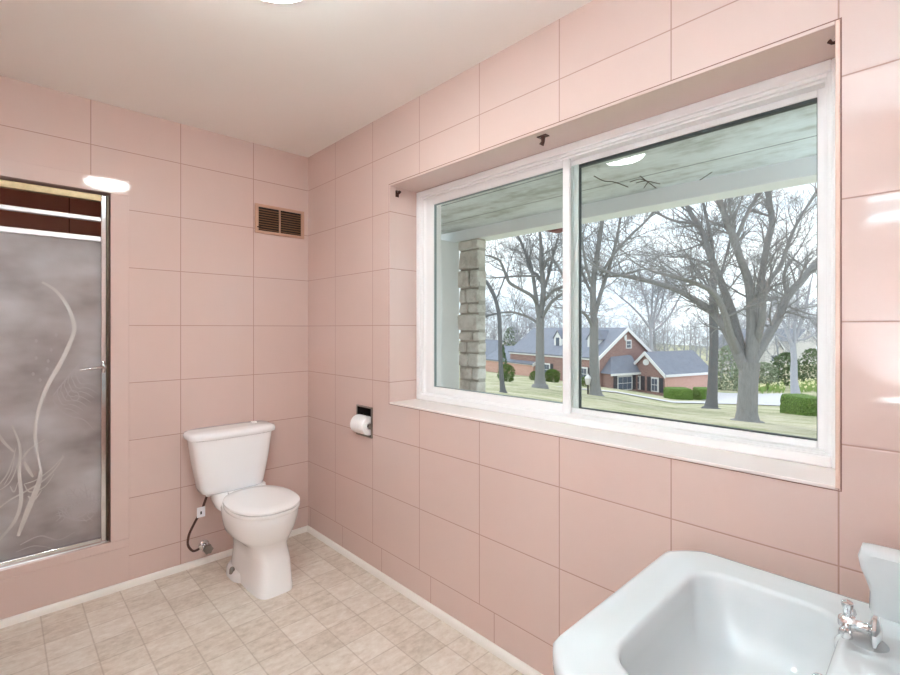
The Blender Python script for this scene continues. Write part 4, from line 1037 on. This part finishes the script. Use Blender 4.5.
# low salmon brick building at left
z = 62; h2 = House('garage', 'low salmon brick building with grey roof left of the broad tree', W(533, 380, z))
e2 = W(533, 364, z).z - h2.o.z; r2 = W(533, 349, z + 3).z - h2.o.z
am_ = 7
h2.gable_along_q(0, am_, -12, 0, -1, e2, r2, 'brick_pink', 'roof')
h2.block(-.15, -.02, -12, .1, e2 - .2, e2, 'gutter', 'white_trim')
z = 84; h3 = House('house', 'pale gabled house behind the thin leaning tree', W(492, 374, z)); 
h3.gable_along_q(0, 5.4, -9, 0, -2, W(492, 356, z).z - h3.o.z, W(502, 341, z + 2).z - h3.o.z, 'pale_siding', 'roof'); h3.win_a(2.7, 0, 1.2, .9, 1.2, False)
h3.block(-1.2, 5.4, .0, 3.0, -2, 1.9, 'lower_wing', 'brick_pink')
z = 88; h4 = House('house', 'white house on the hillside right of the big trunk', W(770, 366, z))
h4.gable_along_q(-1.5, 4.0, -10, 0, -2, 3.2, 5.6, 'pale_siding', 'roof'); h4.win_q(-1.5, -1.5, .8, 1.2, 1.3, False); h4.win_a(1.2, 0, .8, 2, 1.3, False)
z = 100; h5 = House('house', 'pale long house on the hill at the right window edge', W(806, 355, z))
h5.gable_along_q(-4, 4.0, -14, 0, -2, 3.0, 5.4, 'pale_siding', 'roof'); h5.win_q(-4, -3, .8, 1.2, 1.3, False)

# lamp post
z = 24; c = gp_(588, z); lt_ = W(588, 378, z).z
t = thing('lamp_post', 'black garden lamp post with white lantern in front of brick house', 'lamp post', tuple(c))
MB().tube([c - Vector((0, 0, .1)), Vector((c.x, c.y, lt_ - .35))], .045, 10).build('post', 'black_metal', t, smooth=50)
q = Vector((c.x, c.y, lt_ - .35))
MB().lathe(q, [(.07, 0), (.11, .04), (.16, .32), (.15, .34), (.001, .34)], 8).build('lantern', 'pale_siding', t)
MB().lathe(q, [(.19, .34), (.10, .46), (.03, .50), (.03, .56), (.001, .57)], 8).build('lantern_cap', 'white_trim', t)

# ------------------------------------------------------------------ world, sun, camera
w = bpy.data.worlds.new('sky'); bpy.context.scene.world = w; w.use_nodes = True
nt = w.node_tree; nt.nodes.clear()
out = nt.nodes.new('ShaderNodeOutputWorld'); bg = nt.nodes.new('ShaderNodeBackground'); tc = nt.nodes.new('ShaderNodeTexCoord')
no = nt.nodes.new('ShaderNodeTexNoise'); no.inputs['Scale'].default_value = 3.2; no.inputs['Detail'].default_value = 6; no.inputs['Roughness'].default_value = .6
mp = nt.nodes.new('ShaderNodeMapping'); mp.inputs['Scale'].default_value = (1, 1, 2.6)
rp = nt.nodes.new('ShaderNodeValToRGB'); rp.color_ramp.elements[0].position = .40; rp.color_ramp.elements[0].color = lin((222, 230, 242)); rp.color_ramp.elements[1].position = .58; rp.color_ramp.elements[1].color = lin((247, 248, 252))
nt.links.new(tc.outputs['Generated'], mp.inputs[0]); nt.links.new(mp.outputs[0], no.inputs['Vector']); nt.links.new(no.outputs[0], rp.inputs[0]); nt.links.new(rp.outputs[0], bg.inputs[0])
bg.inputs[1].default_value = 1.75; nt.links.new(bg.outputs[0], out.inputs[0])
sd = bpy.data.lights.new('sun', 'SUN'); sd.energy = 1.6; sd.angle = math.radians(12); sd.color = (1, .97, .92)
so = bpy.data.objects.new('sun', sd); C.objects.link(so); so.rotation_euler = (math.radians(40), 0, math.radians(150)); so.location = (10, -10, 20)
cd = bpy.data.cameras.new('camera'); co = bpy.data.objects.new('camera', cd); C.objects.link(co)
co.location = (CX, CY, CZ); co.rotation_euler = (PI / 2, 0, -T0)
cd.sensor_width = 36; cd.lens = F / 900 * 36; cd.shift_y = -(337.5 - YH) / 900; cd.clip_start = .02; cd.clip_end = 600
sc = bpy.context.scene; sc.camera = co
sc.view_settings.view_transform = 'Standard'; sc.view_settings.look = 'None'; sc.view_settings.gamma = 1; sc.view_settings.exposure = 0.17
cy = sc.cycles; cy.max_bounces = 10; cy.diffuse_bounces = 8; cy.glossy_bounces = 5; cy.transparent_max_bounces = 12; cy.sample_clamp_indirect = 30; cy.use_denoising = True
cy.caustics_reflective = False; cy.caustics_refractive = False
